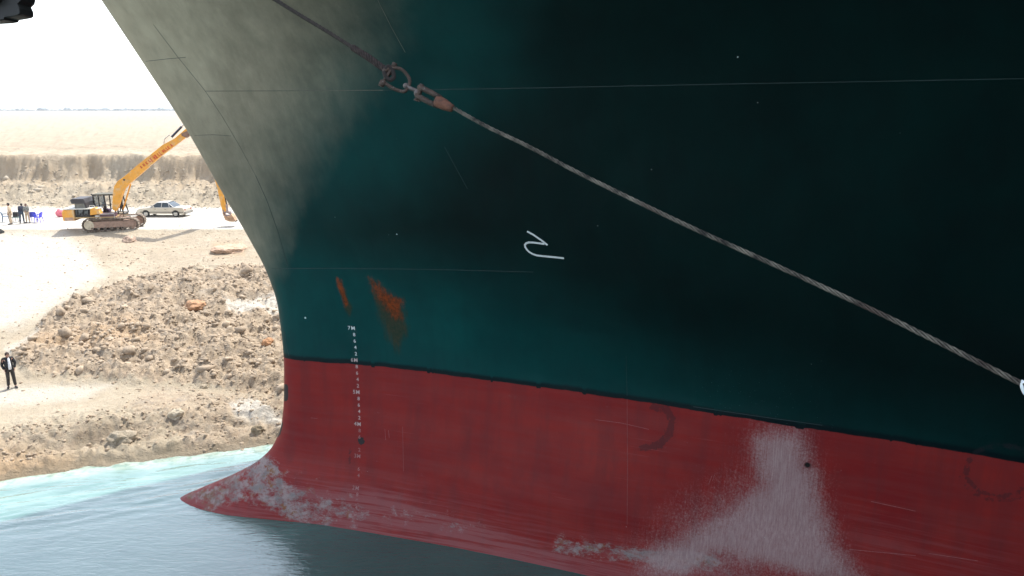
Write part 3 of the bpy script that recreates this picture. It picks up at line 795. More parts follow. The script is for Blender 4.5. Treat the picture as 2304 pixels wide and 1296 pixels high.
def dep(u): return float(np.interp(u, [560, 2304], [8.4, 4.9]))
px = [(1020, 243), (1100, 287), (1180, 325), (1300, 388), (1430, 452), (1560, 514), (1700, 577), (1850, 645), (2000, 715), (2150, 789), (2304, 866)]
P = [atD(u, v, dep(u)) for u, v in px]
e = (P[-1]-P[-3]).normalized(); P += [P[-1]+e*k+Vector((0, 0, -.01*k*k)) for k in (.6, 1.5, 3)]
def smooth_path(P, ds_):
    P = np.array([p[:] for p in P]); L_ = np.r_[0, np.cumsum(np.linalg.norm(np.diff(P, axis=0), axis=1))]
    s = np.arange(0, L_[-1], ds_); return [Vector(x) for x in pchip(L_, P, s)]
def twisted(path, R_, r, nst, pitch, mb, n=6, core=True):
    prev = None; fr = []; s = 0; S = []
    for i, p in enumerate(path):
        d_ = (path[min(i+1, len(path)-1)]-path[max(i-1, 0)]).normalized()
        if prev is None: x = d_.orthogonal().normalized()
        else: x = (prev-d_*prev.dot(d_)).normalized()
        prev = x; fr.append((x, d_.cross(x))); S.append(s)
        if i < len(path)-1: s += (path[i+1]-p).length
    for k in range(nst):
        pts = []
        for p, (x, y), s in zip(path, fr, S):
            a = 2*math.pi*(s/pitch+k/nst); pts.append(p+(x*math.cos(a)+y*math.sin(a))*R_)
        mb.tube(pts, r, n)
ROPE = empty('wire_rope', P[0]); tag(ROPE, 'long twisted steel wire rope slanting down right across the hull', 'wire rope')
def under(o, par):
    o.parent = par; o.matrix_parent_inverse = Matrix.Translation(-Vector(par.location)) ; return o
mb = MB(); twisted(smooth_path(P, .018), 0.0135, .0082, 4, .24, mb)
under(mb.build('wire_strands', M_WIRE, None, True), ROPE)
mb = MB(); mb.tube(smooth_path(P, .06), .0085, 8); under(mb.build('wire_core', simple('wire_core_grease', (.008, .007, .006), .7), None, True), ROPE)
# open spelter socket at the upper end of the wire
ax = (atD(1020, 243, dep(1020))-atD(945, 205, dep(945))).normalized()
s0 = atD(942, 206, dep(942)); s1_ = atD(1018, 242, dep(1018))
L_ = (s1_-s0).length; w_ = Vector((0, 0, 1)).cross(ax).cross(ax).normalized()*-1
tv = ax.cross(w_).normalized()
mb = MB(); mb.tube([s0+ax*L_*k for k in (.55, .62, .78, .92, 1.0, 1.02)], [.056, .062, .058, .046, .040, .030], 16)
under(mb.build('socket_basket', M_ORUST, None, True), ROPE)
mb = MB()
for sgn in (-1, 1):
    pts = [s0+ax*L_*k+w_*sgn*o_ for k, o_ in ((-.04, .042), (.1, .048), (.35, .050), (.62, .044))]
    mb.tube(pts, [.026, .030, .028, .028], 10)
under(mb.build('socket_jaw', M_RUSTY, None, True), ROPE)
mb = MB(); mb.tube([s0+ax*L_*.03-w_*.085, s0+ax*L_*.03+w_*.085], .024, 12); mb.tube([s0+ax*L_*.03-w_*.095, s0+ax*L_*.03-w_*.082], .036, 8)
under(mb.build('socket_pin', M_RUSTY, None, True), ROPE)
# bow shackle
q0 = atD(880, 168, dep(880)); q1 = atD(942, 206, dep(942))
SH = empty('shackle', q0); tag(SH, 'big rusty bow shackle joining the dark rope to the wire rope socket', 'shackle')
def bowpt(u, v): return atD(u, v, dep(900))
mb = MB(); mb.tube(smooth_path([bowpt(*p) for p in [(868, 158), (880, 152), (898, 154), (914, 166), (922, 182), (919, 196), (908, 206), (894, 203), (878, 195), (862, 184)]], .012), .019, 10)
under(mb.build('shackle_bow', M_RUSTY, None, True), SH)
mb = MB()
mb.tube([bowpt(887, 146), bowpt(858, 190)], .017, 10); mb.tube([bowpt(889, 142), bowpt(885, 150)], .027, 8); mb.tube([bowpt(862, 182), bowpt(857, 194)], .032, 8); mb.ball(bowpt(866, 158), .026)
mb.ball(bowpt(862, 187), .034)
under(mb.build('shackle_pin', M_RUSTY, None, True), SH)
# eye link between the shackle and the socket
mb = MB(); mb.tube(smooth_path([bowpt(*p) for p in [(912, 190), (922, 198), (934, 203), (946, 212)]], .01), .021, 10)
mb.ball(bowpt(913, 193), .03); mb.ball(bowpt(940, 210), .042)
o = mb.build('link', simple('grey_link', (.13, .11, .105), .6, .3, .5, 20), None, True); under(o, SH)
# dark rope going up to the bow, with a spliced eye
pu = [(878, 166), (860, 152), (830, 130), (792, 106), (740, 73), (680, 37), (620, 0)]
P = [atD(u, v, dep(u)) for u, v in pu]
e = (P[-1]-P[-3]).normalized(); P += [P[-1]+e*k for k in (1, 3, 7)]
path = smooth_path(P, .03)
UP = empty('mooring_rope', P[0]); tag(UP, 'dark tarred rope rising from the shackle to the upper left', 'rope')
mb = MB(); twisted(path, .013, .0115, 4, .22, mb); under(mb.build('rope_strands', M_ROPE, None, True), UP)
sp = smooth_path(P[:4], .012)
mb = MB()
nS = len(sp); twisted(sp, .025, .0145, 5, .20, mb)
under(mb.build('splice', simple('spliced_rope', (.030, .021, .019), .9, var=.6, scale=25), None, True), UP)
mb = MB(); mb.tube(smooth_path([bowpt(*p) for p in [(866, 157), (874, 150), (884, 160), (886, 172), (878, 180), (868, 172), (864, 160)]], .01), .024, 8)
under(mb.build('rope_eye', simple('dark_eye', (.02, .016, .015), .9), None, True), UP)
# white clip at the lower end of the visible wire
c0 = atD(2304, 874, dep(2304))
WC = empty('cable_clip', c0); tag(WC, 'white clip hanging under the wire rope at the right edge', 'clip')
mb = MB(); mb.tube(smooth_path([atD(u, v, dep(2304)) for u, v in [(2301, 858), (2299.5, 868), (2303, 880), (2312, 890), (2324, 893), (2334, 884), (2336, 872)]], .004), .012, 10)
under(mb.build('clip_loop', simple('white_clip', (.62, .68, .70), .4), None, True), WC)
mb = MB(); mb.tube([atD(2298, 858, dep(2304)), atD(2340, 880, dep(2304))], .013, 10)
under(mb.build('clip_bridge', simple('white_clip_bar', (.62, .68, .70), .4), None, True), WC)

# black fitting at the top left corner: a hooded floodlight on a bracket of the vessel the picture was taken from
M_BLK = simple('black_rubber', (.008, .009, .008), .6, var=.4, scale=20)
dd = 2.2
FX = empty('flood_lamp', atD(-10, -10, dd)); tag(FX, 'black hooded fitting poking in at the top left corner against the sky', 'lamp')
pts = [(-70, -60), (20, -70), (55, -30), (48, 0), (40, 8), (45, 19), (45.5, 31), (40, 34), (27, 36.5), (10, 39), (8, 44), (-4, 46), (-40, 48), (-80, 30)]
def slab(name, pts, d0, d1, mat, par, bev=3):
    mb = MB(); cx_ = sum(p[0] for p in pts)/len(pts); cy_ = sum(p[1] for p in pts)/len(pts); n = len(pts); V_ = []
    for d_, k in ((d0, 1-bev/60), (d0+.008, 1), (d1-.008, 1), (d1, 1-bev/60)):
        for u, v in pts:
            # the outline is scaled to stay the same real size front and back
            p = atD(cx_+(u-cx_)*k, cy_+(v-cy_)*k, dd); V_.append(p+Vector((-.15, .95, 0)).normalized()*(d_-dd))
    Fc = [list(range(n))[::-1], [3*n+i for i in range(n)]]
    for r_ in range(3):
        for i in range(n): Fc.append([r_*n+i, r_*n+(i+1) % n, (r_+1)*n+(i+1) % n, (r_+1)*n+i])
    mb.add(V_, Fc); return under(mb.build(name, mat), par)
slab('lamp_housing', pts, dd, dd+.09, M_BLK, FX)
mb = MB(); mb.tube([atD(-60, -40, dd)+Vector((0, .04, 0)), atD(-60, -260, dd)+Vector((0, .04, 0)), atD(-700, -420, dd)+Vector((0, .04, 0))], .018, 12)
under(mb.build('bracket', M_BLK, None, True), FX)
mb = MB(); mb.cyl(atD(-14, -12, dd)+Vector((0, -.01, 0)), (0, 1, 0), .03, .03, 12); under(mb.build('knob', M_BLK), FX)

# unseen work boat, added to shade the hull: the rope runs to it; it stands below and behind the camera
WB = empty('unseen_boat', (14, -9, 0)); tag(WB, 'unseen dark work boat below the wire rope, added to shade the hull', 'boat')
M_WB = simple('unseen_boat_dark_paint', (.02, .025, .035), .5); M_WD = simple('boat_deck', (.05, .045, .04), .8)
def boatshape(z0, z1, k0, k1, name, mat):
    o_ = [(-20, 0), (-17, 4), (-11, 7.2), (-3, 8.6), (20, 8.8), (24, 7.5), (24, -7.5), (20, -8.8), (-3, -8.6), (-11, -7.2), (-17, -4)]
    mb = MB(); n = len(o_); V_ = [(x*k0, y*k0, z0) for x, y in o_]+[(x*k1, y*k1, z1) for x, y in o_]
    mb.add(V_, [[i, (i+1) % n, n+(i+1) % n, n+i] for i in range(n)]+[list(range(n))[::-1], [n+i for i in range(n)]])
    mb.build(name, mat, WB)
boatshape(-2, 5.0, .9, 1.0, 'boat_hull', M_WB); boatshape(5.005, 5.2, .98, .98, 'boat_deck', M_WD)
mb = MB(); mb.box(-14.5, 8, -6, 6.2, 5.2, 8.4, .1); mb.build('unseen_boat_deckhouse', M_WB, WB)
mb = MB(); mb.box(-15.5, 4, -7, 10.0, 8.4, 11.4, .1); mb.build('unseen_boat_wheelhouse', M_WD, WB)
mb = MB(); mb.box(-15.6, 4.1, -7.1, 10.1, 11.41, 11.5, .03); mb.build('unseen_boat_roof_deck', M_WD, WB)

# ------------------------------------------------------------------ excavator on the road
M_YEL = simple('excavator_yellow', (.72, .33, .035), .45, var=.12, scale=3, dirt=(.55, .42, .25), dirtamt=.3)
M_DRK = simple('engine_black', (.018, .018, .02), .6, var=.6, scale=8)
M_TRK = simple('track_steel', (.10, .075, .055), .8, var=.45, scale=7, dirt=(.34, .26, .19), dirtamt=.5)
M_TFR = simple('dusty_track_frame', (.30, .20, .15), .8, var=.3, scale=5)
M_STL = simple('cylinder_steel', (.45, .44, .42), .3, .7)
M_GLS = NT('cab_glass'); M_GLS.set(Base_Color=(.10, .13, .14), Roughness=.08, Alpha=.55); M_GLS = M_GLS.m
M_PALE = simple('pale_sheet', (.6, .58, .52), .6)
ez = 4.12
ex = onZ(247, 520, ez)
EX = empty('excavator', (ex.x-.2, ex.y+1.25, ez), math.radians(10)); tag(EX, 'yellow long reach excavator on the white road, its boom stretched behind the ship bow', 'excavator')
TR = math.radians(3)
SC = F/Vector((ex.x, ex.y, ez-CH)).length/1.0     # pixels per metre at the machine
def lx(u): return (u-247)/30.9
def lz(v): return 9.08-(v-246)/29.5
# crawler tracks, slightly turned against the upper body
def track(yc):
    par = empty('track', (0, 0, 0)); par.parent = EX; par.rotation_euler = (0, 0, TR)
    Lh = 1.98; r_ = .48; n = 44; loop = []
    per = 4*Lh*.83+2*math.pi*r_
    h_ = Lh-r_
    for i in range(92):
        s = i/92*(4*h_+2*math.pi*r_)
        if s < 2*h_: p = (-h_+s, r_*2, 0)
        elif s < 2*h_+math.pi*r_: a = (s-2*h_)/r_; p = (h_+r_*math.sin(a), r_+r_*math.cos(a), -a)
        elif s < 4*h_+math.pi*r_: p = (h_-(s-2*h_-math.pi*r_), 0, math.pi)
        else: a = (s-4*h_-math.pi*r_)/r_; p = (-h_-r_*math.sin(a), r_-r_*math.cos(a), math.pi-a)
        loop.append(p)
    # belt body
    mb = MB(); out = [(x, z) for x, z, a in loop]
    cxs = [((x)*.965, r_+(z-r_)*.86) for x, z in out]
    V_ = []; nn_ = len(out)
    for yy in (yc-.28, yc+.28):
        V_ += [(x, yy, z) for x, z in out]; V_ += [(x, yy, z) for x, z in cxs]
    Fc = []
    for i in range(nn_):
        j = (i+1) % nn_
        Fc += [[i, j, 2*nn_+j, 2*nn_+i], [nn_+j, nn_+i, 3*nn_+i, 3*nn_+j], [j, i, nn_+i, nn_+j], [2*nn_+i, 2*nn_+j, 3*nn_+j, 3*nn_+i]]
    mb.add(V_, Fc)
    for i in range(0, nn_, 2):
        x, z = out[i]; x1, z1 = out[(i+1) % nn_]
        d_ = Vector((x1-x, z1-z)).normalized(); nrm = Vector((-d_.y, d_.x)); 
        if nrm.dot(Vector((x, z-r_))) < 0: nrm = -nrm
        a = Vector((x, z)); b = a+d_*.04
        mb.prism([tuple(a), tuple(b), tuple(b+nrm*.035), tuple(a+nrm*.035)], yc-.30, yc+.30)
    mb.build('track_belt', M_TRK, par)
    mb = MB(); mb.prism([(-1.45, .26), (1.55, .26), (1.8, .42), (1.8, .60), (1.45, .76), (-1.35, .74), (-1.55, .58), (-1.55, .42)], yc-.20, yc+.20, .03)
    mb.build('track_frame', M_TFR, par)
    for x in (-h_, h_):
        mb = MB(); mb.cyl((x, yc, r_), (0, 1, 0), .36, .42, 24); mb.cyl((x, yc, r_), (0, 1, 0), .19, .50, 16); mb.build('idler_wheel', M_TFR if x > 0 else simple('pale_sprocket', (.50, .44, .33), .8), par)
    for x in np.linspace(-1.3, 1.4, 7):
        mb = MB(); mb.cyl((x, yc, .20), (0, 1, 0), .11, .44, 12); mb.build('roller', M_TRK, par)
    return par
track(-1.0); track(1.0)
mb = MB(); mb.box(-.9, .9, -1.0, 1.0, .45, .85, .05); mb.cyl((0, 0, .95), (0, 0, 1), .62, .24, 28); mb.build('undercarriage', M_TFR, EX)
mb = MB(); mb.box(lx(145), lx(262), -1.0, 1.0, .98, 1.08, .03); mb.build('platform', simple('platform_dusty', (.45, .30, .14), .7), EX)
mb = MB(); mb.prism([(lx(145), .82), (lx(171), .82), (lx(171), lz(465)), (lx(148), lz(465)), (lx(144), lz(470))], -1.02, 1.0, .06)
mb.build('counterweight', M_YEL, EX)
mb = MB(); mb.box(lx(149), lx(168), -1.04, -1.01, lz(489), lz(482), .008); mb.build('tool_hatch', simple('hatch_dust', (.42, .27, .19), .7), EX)
mb = MB(); mb.box(lx(172), lx(207), -.90, .90, 1.085, lz(466), .02); mb.build('engine_bay', M_DRK, EX)
mb = MB()
for k in range(5): mb.tube([(lx(175+6*k), -.93, 1.25), (lx(177+6*k), -.93, 1.75-.1*(k % 2))], .035, 8)
mb.cyl((lx(185), -.93, 1.55), (0, 1, 0), .16, .12, 16); mb.cyl((lx(198), -.93, 1.45), (0, 1, 0), .11, .12, 14)
mb.build('engine', simple('engine_metal', (.10, .11, .11), .5, .5, .5, 12), EX)
mb = MB(); mb.box(lx(147), lx(226), -1.0, 1.0, lz(465)+.01, lz(463)+.02, .015); mb.build('roof_panel', M_PALE, EX)
mb = MB(); mb.prism([(lx(205), lz(478)), (lx(207), lz(463)), (lx(216), lz(461)), (lx(225), lz(464)), (lx(228), lz(476))], -1.03, -.4, .05); mb.build('fuel_tank', M_YEL, EX)
mb = MB(); mb.box(lx(215), lx(224), -.98, -.6, lz(487), lz(478)-.02, .02); mb.build('step_box', M_PALE, EX)
mb = MB(); mb.box(lx(226), lx(260), -.97, -.45, lz(486), lz(475), .03); mb.build('side_box', simple('plum_panel', (.10, .045, .06), .5), EX)
# raised engine hood
mb = MB(); mb.prism([(lx(170), lz(463)), (lx(196), lz(463)), (lx(196), lz(451)), (lx(171), lz(451))], -.7, .9, .02); mb.build('radiator', simple('radiator_grey', (.20, .19, .16), .6), EX)
mb = MB(); mb.prism([(lx(166), lz(452)), (lx(164), lz(444)), (lx(168), lz(441)), (lx(193), lz(441)), (lx(197), lz(450)), (lx(199), lz(463)), (lx(195), lz(463)), (lx(193), lz(452))], -.85, 1.0, .04); mb.build('hood', simple('hood_black', (.035, .03, .032), .5), EX)
mb = MB(); mb.tube([(lx(201), .2, lz(463)), (lx(205), .2, lz(458)), (lx(203.5), .2, lz(437)), (lx(200), .2, lz(434))], .055, 10); mb.build('exhaust_pipe', M_DRK, EX)
# cab on the far side
CB = empty('cab', (-.42, 0, -.05)); CB.parent = EX
cabpts = [(lx(217), lz(463)), (lx(217), lz(434.5)), (lx(272), lz(434.5)), (lx(277), lz(452)), (lx(281), lz(479)), (lx(256), lz(479))]
mb = MB()
for y_ in (.15, 1.25):
    for a, b in [((217, 462), (217, 435)), ((229, 462), (229, 435)), ((242, 474), (242, 435)), ((269, 477), (269, 435)), ((272, 436), (281, 479)), ((217, 435), (272, 435)), ((217, 462), (240, 462)), ((255, 478), (281, 479)), ((256, 466), (276, 464)), ((262, 478), (272, 440))]:
        mb.tube([(lx(a[0]), y_, lz(a[1])), (lx(b[0]), y_, lz(b[1]))], .05, 6)
for p in [(217, 435), (272, 436), (281, 479)]: mb.tube([(lx(p[0]), .15, lz(p[1])), (lx(p[0]), 1.25, lz(p[1]))], .05, 6)
mb.build('cab_frame', M_DRK, CB)
mb = MB(); mb.box(lx(216), lx(273), .1, 1.3, lz(435)+.02, lz(433), .02); mb.build('cab_roof', simple('cab_roof_dark', (.07, .06, .03), .6), CB)
mb = MB(); mb.box(lx(231), lx(241), .145, .155, lz(461), lz(437)); mb.build('side_window', M_GLS, CB)
mb = MB(); mb.box(lx(219), lx(228), .145, .155, lz(461), lz(437)); mb.build('side_window', M_GLS, CB)
mb = MB(); mb.prism([(lx(232), lz(476)), (lx(246), lz(476)), (lx(246), lz(470)), (lx(237), lz(468)), (lx(236), lz(452)), (lx(232), lz(452))], .45, .95, .04); mb.build('operator_seat', simple('seat_plum', (.10, .05, .09), .7), CB)
mb = MB(); mb.prism([(lx(228), lz(486)), (lx(281), lz(486)), (lx(281), lz(478)), (lx(256), lz(478)), (lx(228), lz(474))], .1, 1.25, .03); mb.build('cab_base', simple('cab_base', (.22, .17, .11), .6), CB)
# boom, with the joint hidden behind the bow
def outline(pts, y0, y1, name, mat, par=EX, bev=.02):
    mb = MB(); mb.prism([(lx(u), lz(v)) for u, v in pts], y0, y1, bev); return mb.build(name, mat, par)
BOOM = outline([(244.7, 468), (245, 461), (250, 431), (255, 415), (264, 403.5), (280.5, 393), (315, 366), (373, 324), (401, 310), (452, 270), (466, 266), (472, 274), (466, 282), (431, 304), (417, 314), (366, 349), (315, 390), (285, 413), (276, 422), (267, 440.5), (255.5, 466), (251, 472)], -.55, -.05, 'boom', M_YEL)
# red lettering on the boom side, too blurred to read in the picture: brush strokes of the same size and place
rq = random.Random(3); M_LET = simple('lettering_red', (.50, .035, .008), .5)
base0 = Vector((lx(318), lz(374))); e1 = (Vector((lx(399), lz(321)))-base0); Lb = e1.length; e1.normalize(); e2 = Vector((-e1.y, e1.x))
s = 0
while s < Lb-.1:
    h_ = rq.uniform(.20, .24)*(1.35 if .9 < s < 2.0 else 1); w2 = rq.uniform(.10, .15)
    a = base0+e1*s-e2*h_/2; ft = random.Random(int(s*100)); th = .05
    kind = rq.randrange(4)
    if kind == 0: o_ = [(0, 0), (th, 0), (th, h_*.4), (w2-th, h_*.4), (w2-th, 0), (w2, 0), (w2, h_), (w2-th, h_), (w2-th, h_*.6), (th, h_*.6), (th, h_), (0, h_)]
    elif kind == 1: o_ = [(0, 0), (w2, 0), (w2, th), (th, th), (th, h_*.4), (w2*.8, h_*.4), (w2*.8, h_*.6), (th, h_*.6), (th, h_-th), (w2, h_-th), (w2, h_), (0, h_)]
    elif kind == 2: o_ = [(0, 0), (th, 0), (w2/2, h_*.55), (w2-th, 0), (w2, 0), (w2/2+th/2, h_), (w2/2-th/2, h_)]
    else: o_ = [(0, 0), (w2, 0), (w2, th), (th, th), (th, h_), (0, h_)]
    mb = MB(); mb.prism([tuple(a+e1*x+e2*z) for x, z in o_], -.557, -.552); l_ = mb.build('letter', M_LET, BOOM)
    s += w2+(.04 if rq.random() < .8 else .14)
outline([(417, 299), (425, 296), (434, 292), (436, 302), (428, 309), (418, 304)], -.60, 0, 'boom_joint', simple('joint_brown', (.22, .13, .09), .7))
mb = MB(); mb.cyl((lx(279), -.56, lz(401)), (0, 1, 0), .07, .06, 12); mb.build('boom_pin', M_DRK, EX)
mb = MB(); mb.tube([(lx(393), -.3, lz(307)), (lx(418), -.3, lz(284))], .085, 10); mb.build('stick_cylinder', simple('cylinder_blue_black', (.02, .025, .05), .4), EX)
mb = MB(); mb.tube([(lx(418), -.3, lz(284)), (lx(448), -.3, lz(258))], .05, 8); mb.build('cylinder_rod', M_STL, EX)
mb = MB(); mb.tube([(lx(374), -.3, lz(322)), (lx(377), -.3, lz(311)), (lx(389), -.3, lz(302)), (lx(396), -.3, lz(309))], .045, 8); mb.build('hydraulic_hose', simple('hose_white', (.5, .5, .46), .5), EX)
for y_ in (-.75, .1):
    mb = MB(); mb.tube([(lx(262), y_, lz(470)), (lx(286), y_, lz(412))], .06, 8)
    if y_ > 0: mb.build('boom_cylinder', M_YEL, EX)
outline([(457, 262), (470, 256), (478, 262), (505, 432), (507, 476), (503, 482), (499, 480), (491, 418), (462, 276)], -.48, -.12, 'stick', M_YEL)
mb = MB(); mb.tube([(lx(503), -.3, lz(405)), (lx(507), -.3, lz(440)), (lx(509), -.3, lz(462))], .055, 8); mb.build('bucket_cylinder', M_DRK, EX)
mb = MB()
for a, b in [((509, 462), (510, 480)), ((503, 480), (518, 481)), ((510, 480), (519, 486)), ((501, 474), (503, 490)), ((503, 488), (515, 489))]:
    for y_ in (-.45, -.15): mb.tube([(lx(a[0]), y_, lz(a[1])), (lx(b[0]), y_, lz(b[1]))], .06, 6)
mb.build('bucket_linkage', simple('linkage_grey', (.28, .22, .21), .6), EX)
BK = outline([(500, 480), (506, 490), (516, 488), (520, 484), (525, 490), (529, 500), (524, 502), (514, 501), (505, 497)], -.75, .15, 'bucket', simple('bucket_tan', (.36, .22, .13), .7))
for y_ in (-.65, -.42, -.19, .04):
    mb = MB(); mb.prism([(lx(523), lz(500)), (lx(530), lz(503)), (lx(528), lz(499))], y_-.04, y_+.04); mb.build('tooth', M_DRK, BK)
mb = MB()
for p in [[(258, 486), (258, 476), (226, 476), (226, 486)], [(205, 463), (207, 456), (216, 456), (218, 462)]]: mb.tube([(lx(u), -1.0, lz(v)) for u, v in p], .025, 6)
mb.build('handrail', M_PALE, EX)

for o in EX.children:
    if o.name.split('.')[0] in ('boom', 'boom_joint', 'boom_pin', 'stick_cylinder', 'cylinder_rod', 'hydraulic_hose', 'boom_cylinder'): o.location.x += .2
# ------------------------------------------------------------------ beige saloon car
cp = onZ(370, 488.5, 4.12)
CAR = empty('parked_car', (cp.x-.35, cp.y+.9, 4.10), math.radians(-2)); tag(CAR, 'beige four door saloon car parked on the white road under the cut berm', 'car')
CAR.scale = (.92,)*3
K = 4.55/122
def kx(u): return (u-370)*K
def kz(v): return (488.5-v)*K
M_CAR = simple('beige_car_paint', (.50, .46, .38), .3, .25, .06, 3)
M_CARH = simple('silver_upper_paint', (.62, .60, .56), .25, .3, .04, 3)
M_CGL = simple('car_glass', (.035, .05, .06), .05, 0, .1)
def arch(cx_, r_, n=9): return [(cx_+r_*math.cos(a), .30+r_*math.sin(a)) for a in np.linspace(math.pi, 0, n)]
w1, w2 = kx(332.5), kx(409)
body = [(kx(309), .28), (kx(309), .55), (kx(311), .66), (kx(318), .76), (kx(346), .86), (kx(405), .88), (kx(428), .86), (kx(431), .72), (kx(431), .36), (kx(429), .26)]
low = [(kx(313), .20)]+arch(w1, .37)+arch(w2, .37)+[(kx(428), .22)]
out = body[::-1]+low
# the side wall is a filled outline, chamfered; joined to a loft across the width
def hullsec(pts, hw, crown):
    mb = MB(); V_ = []; n = len(pts)
    for yy, k in ((-hw, .0), (-hw*.93, .045), (hw*.93, .045), (hw, .0)):
        V_ += [(x, yy, z+(k if z > .5 else 0)) for x, z in pts]
    Fc = [list(range(n))[::-1], [3*n+i for i in range(n)]]
    for r_ in range(3):
        for i in range(n): Fc.append([r_*n+i, r_*n+(i+1) % n, (r_+1)*n+(i+1) % n, (r_+1)*n+i])
    mb.add(V_, Fc); return mb
hullsec(out, .84, 0).build('body', M_CAR, CAR)
gh_b = [(kx(346), .90), (kx(404), .91)]; gh_t = [(kx(361), 1.34), (kx(386), 1.35)]
mb = MB()
gb = [(kx(344), .885), (kx(352), 1.14), (kx(361), 1.33), (kx(374), 1.38), (kx(388), 1.35), (kx(396), 1.16), (kx(405), .895)]
V_ = []; n = len(gb)
for s_, kk in ((-1, 1), (1, 1)):
    for x, z in gb: V_.append((x, s_*(.78-(z-.88)*.38), z))
Fc = [[i, i+1, n+i+1, n+i] for i in range(n-1)]+[list(range(n))[::-1], [n+i for i in range(n)], [0, n, 2*n-1, n-1]]
mb.add(V_, Fc); G_ = mb.build('greenhouse', M_CGL, CAR)
mb = MB(); V_ = []; rp = [(kx(360.5), 1.335), (kx(368), 1.375), (kx(380), 1.385), (kx(388.5), 1.355)]
for s_ in (-.62, -.5, .5, .62):
    V_ += [(x, s_, z+(.03 if abs(s_) < .6 else .0)) for x, z in rp]
Fc = [[r_*4+i, r_*4+i+1, (r_+1)*4+i+1, (r_+1)*4+i] for r_ in range(3) for i in range(3)]
mb.add(V_, Fc); mb.build('roof', M_CARH, CAR, True)
for s_ in (-1, 1):
    mb = MB()
    def gp(u, z): return (kx(u), s_*(.79-(z-.88)*.38), z)
    for a, b in [((344, .89), (361, 1.34)), ((373, .89), (374, 1.36)), ((388, 1.35), (405, .90)), ((394, .90), (391, 1.25)), ((361, 1.34), (388, 1.355))]:
        mb.tube([gp(*a), gp(*b)], .03, 6)
    mb.build('window_frame', M_CARH, CAR)
mb = MB(); mb.box(kx(318), kx(429), -.865, -.845, .44, .50, .006); mb.box(kx(318), kx(429), .845, .865, .44, .50, .006); mb.build('side_trim', simple('trim_dark', (.05, .045, .04), .6), CAR)
mb = MB(); mb.box(kx(306.5), kx(312), -.80, .80, .27, .48, .03); mb.build('front_bumper', simple('bumper_dark', (.10, .10, .10), .6), CAR)
mb = MB(); mb.box(kx(429), kx(434), -.80, .80, .30, .50, .03); mb.build('rear_bumper', simple('bumper_grey', (.22, .21, .19), .6), CAR)
for y_ in (-.70, .5):
    mb = MB(); mb.box(kx(309)-.012, kx(311), y_, y_+.2, .57, .66, .01); mb.build('headlight', simple('lamp_glass', (.6, .6, .6), .1), CAR)
    mb = MB(); mb.box(kx(430), kx(431)+.015, y_, y_+.2, .62, .76, .01); mb.build('tail_light', simple('tail_red', (.35, .02, .02), .2), CAR)
M_TYR = simple('tyre_rubber', (.02, .02, .02), .85); M_RIM = simple('wheel_rim', (.45, .44, .41), .4, .5)
for x in (w1, w2):
    for y_ in (-.76, .76):
        WH = empty('wheel', (x, y_, .31)); WH.parent = CAR
        mb = MB(); mb.tube([(0, -.09, 0), (0, -.07, 0), (0, .07, 0), (0, .09, 0)], [.27, .31, .31, .27], 24); mb.build('tyre', M_TYR, WH)
        mb = MB(); mb.cyl((0, -.012 if y_ < 0 else .012, 0), (0, 1, 0), .195, .18, 20); mb.cyl((0, -.02 if y_ < 0 else .02, 0), (0, 1, 0), .07, .19, 12); mb.build('rim', M_RIM, WH)
for x in (kx(358), kx(384)):
    mb = MB(); mb.box(x-.07, x+.07, -.875, -.845, .74, .765, .005); mb.build('door_handle', M_TYR, CAR)
mb = MB(); mb.box(kx(353), kx(356), -.98, -.84, .92, 1.02, .02); mb.build('wing_mirror', M_CAR, CAR)

# ------------------------------------------------------------------ people
def skin(name, pts, edges, rad, mat, parent=None, sub=2):
    me_ = bpy.data.meshes.new(name); me_.from_pydata(pts, edges, []); ob = bpy.data.objects.new(name, me_); scn.collection.objects.link(ob)
    md_ = ob.modifiers.new('s', 'SKIN')
    for i, r_ in enumerate(rad):
        sv = me_.skin_vertices[0].data[i]; sv.radius = r_ if isinstance(r_, tuple) else (r_, r_)
    me_.skin_vertices[0].data[0].use_root = True
    m2 = ob.modifiers.new('d', 'SUBSURF'); m2.levels = sub; m2.render_levels = sub
    dg = bpy.context.evaluated_depsgraph_get(); nm = bpy.data.meshes.new_from_object(ob.evaluated_get(dg))
    bpy.data.objects.remove(ob); bpy.data.meshes.remove(me_)
    nm.name = name; nm.materials.clear(); nm.materials.append(mat); nm.polygons.foreach_set('use_smooth', [True]*len(nm.polygons))
    return nm
M_SKIN = simple('skin', (.36, .20, .15), .6, var=.1); M_SKIND = simple('tanned_skin', (.22, .12, .085), .6, var=.1)
def head_geo(mb, c, r=.105, fwd=Vector((1, 0, 0)), tilt=0):
    """oval head with nose, brow, ears, mouth; fwd = facing"""
    f = Vector(fwd).normalized(); up = (Vector((0, 0, 1))+f*tilt).normalized(); s_ = f.cross(up).normalized(); up = s_.cross(f).normalized()
    b0 = MB(); b0.ball((0, 0, 0), (.095, .078, .118), 16, 12)
    b0.ball((.092, 0, -.012), (.020, .013, .024), 8, 6); b0.ball((.070, 0, -.085), (.028, .03, .025), 8, 6)
    for k in (-1, 1):
        b0.ball((0, .078*k, -.005), (.020, .012, .032), 8, 6); b0.ball((.076, .030*k, .012), (.014, .014, .009), 8, 6)
    b0.ball((.083, 0, -.052), (.010, .026, .007), 8, 6)
    mb.add([Vector(c)+f*v.x+s_*v.y+up*v.z for v in b0.v], b0.f)
    return f, s_, up
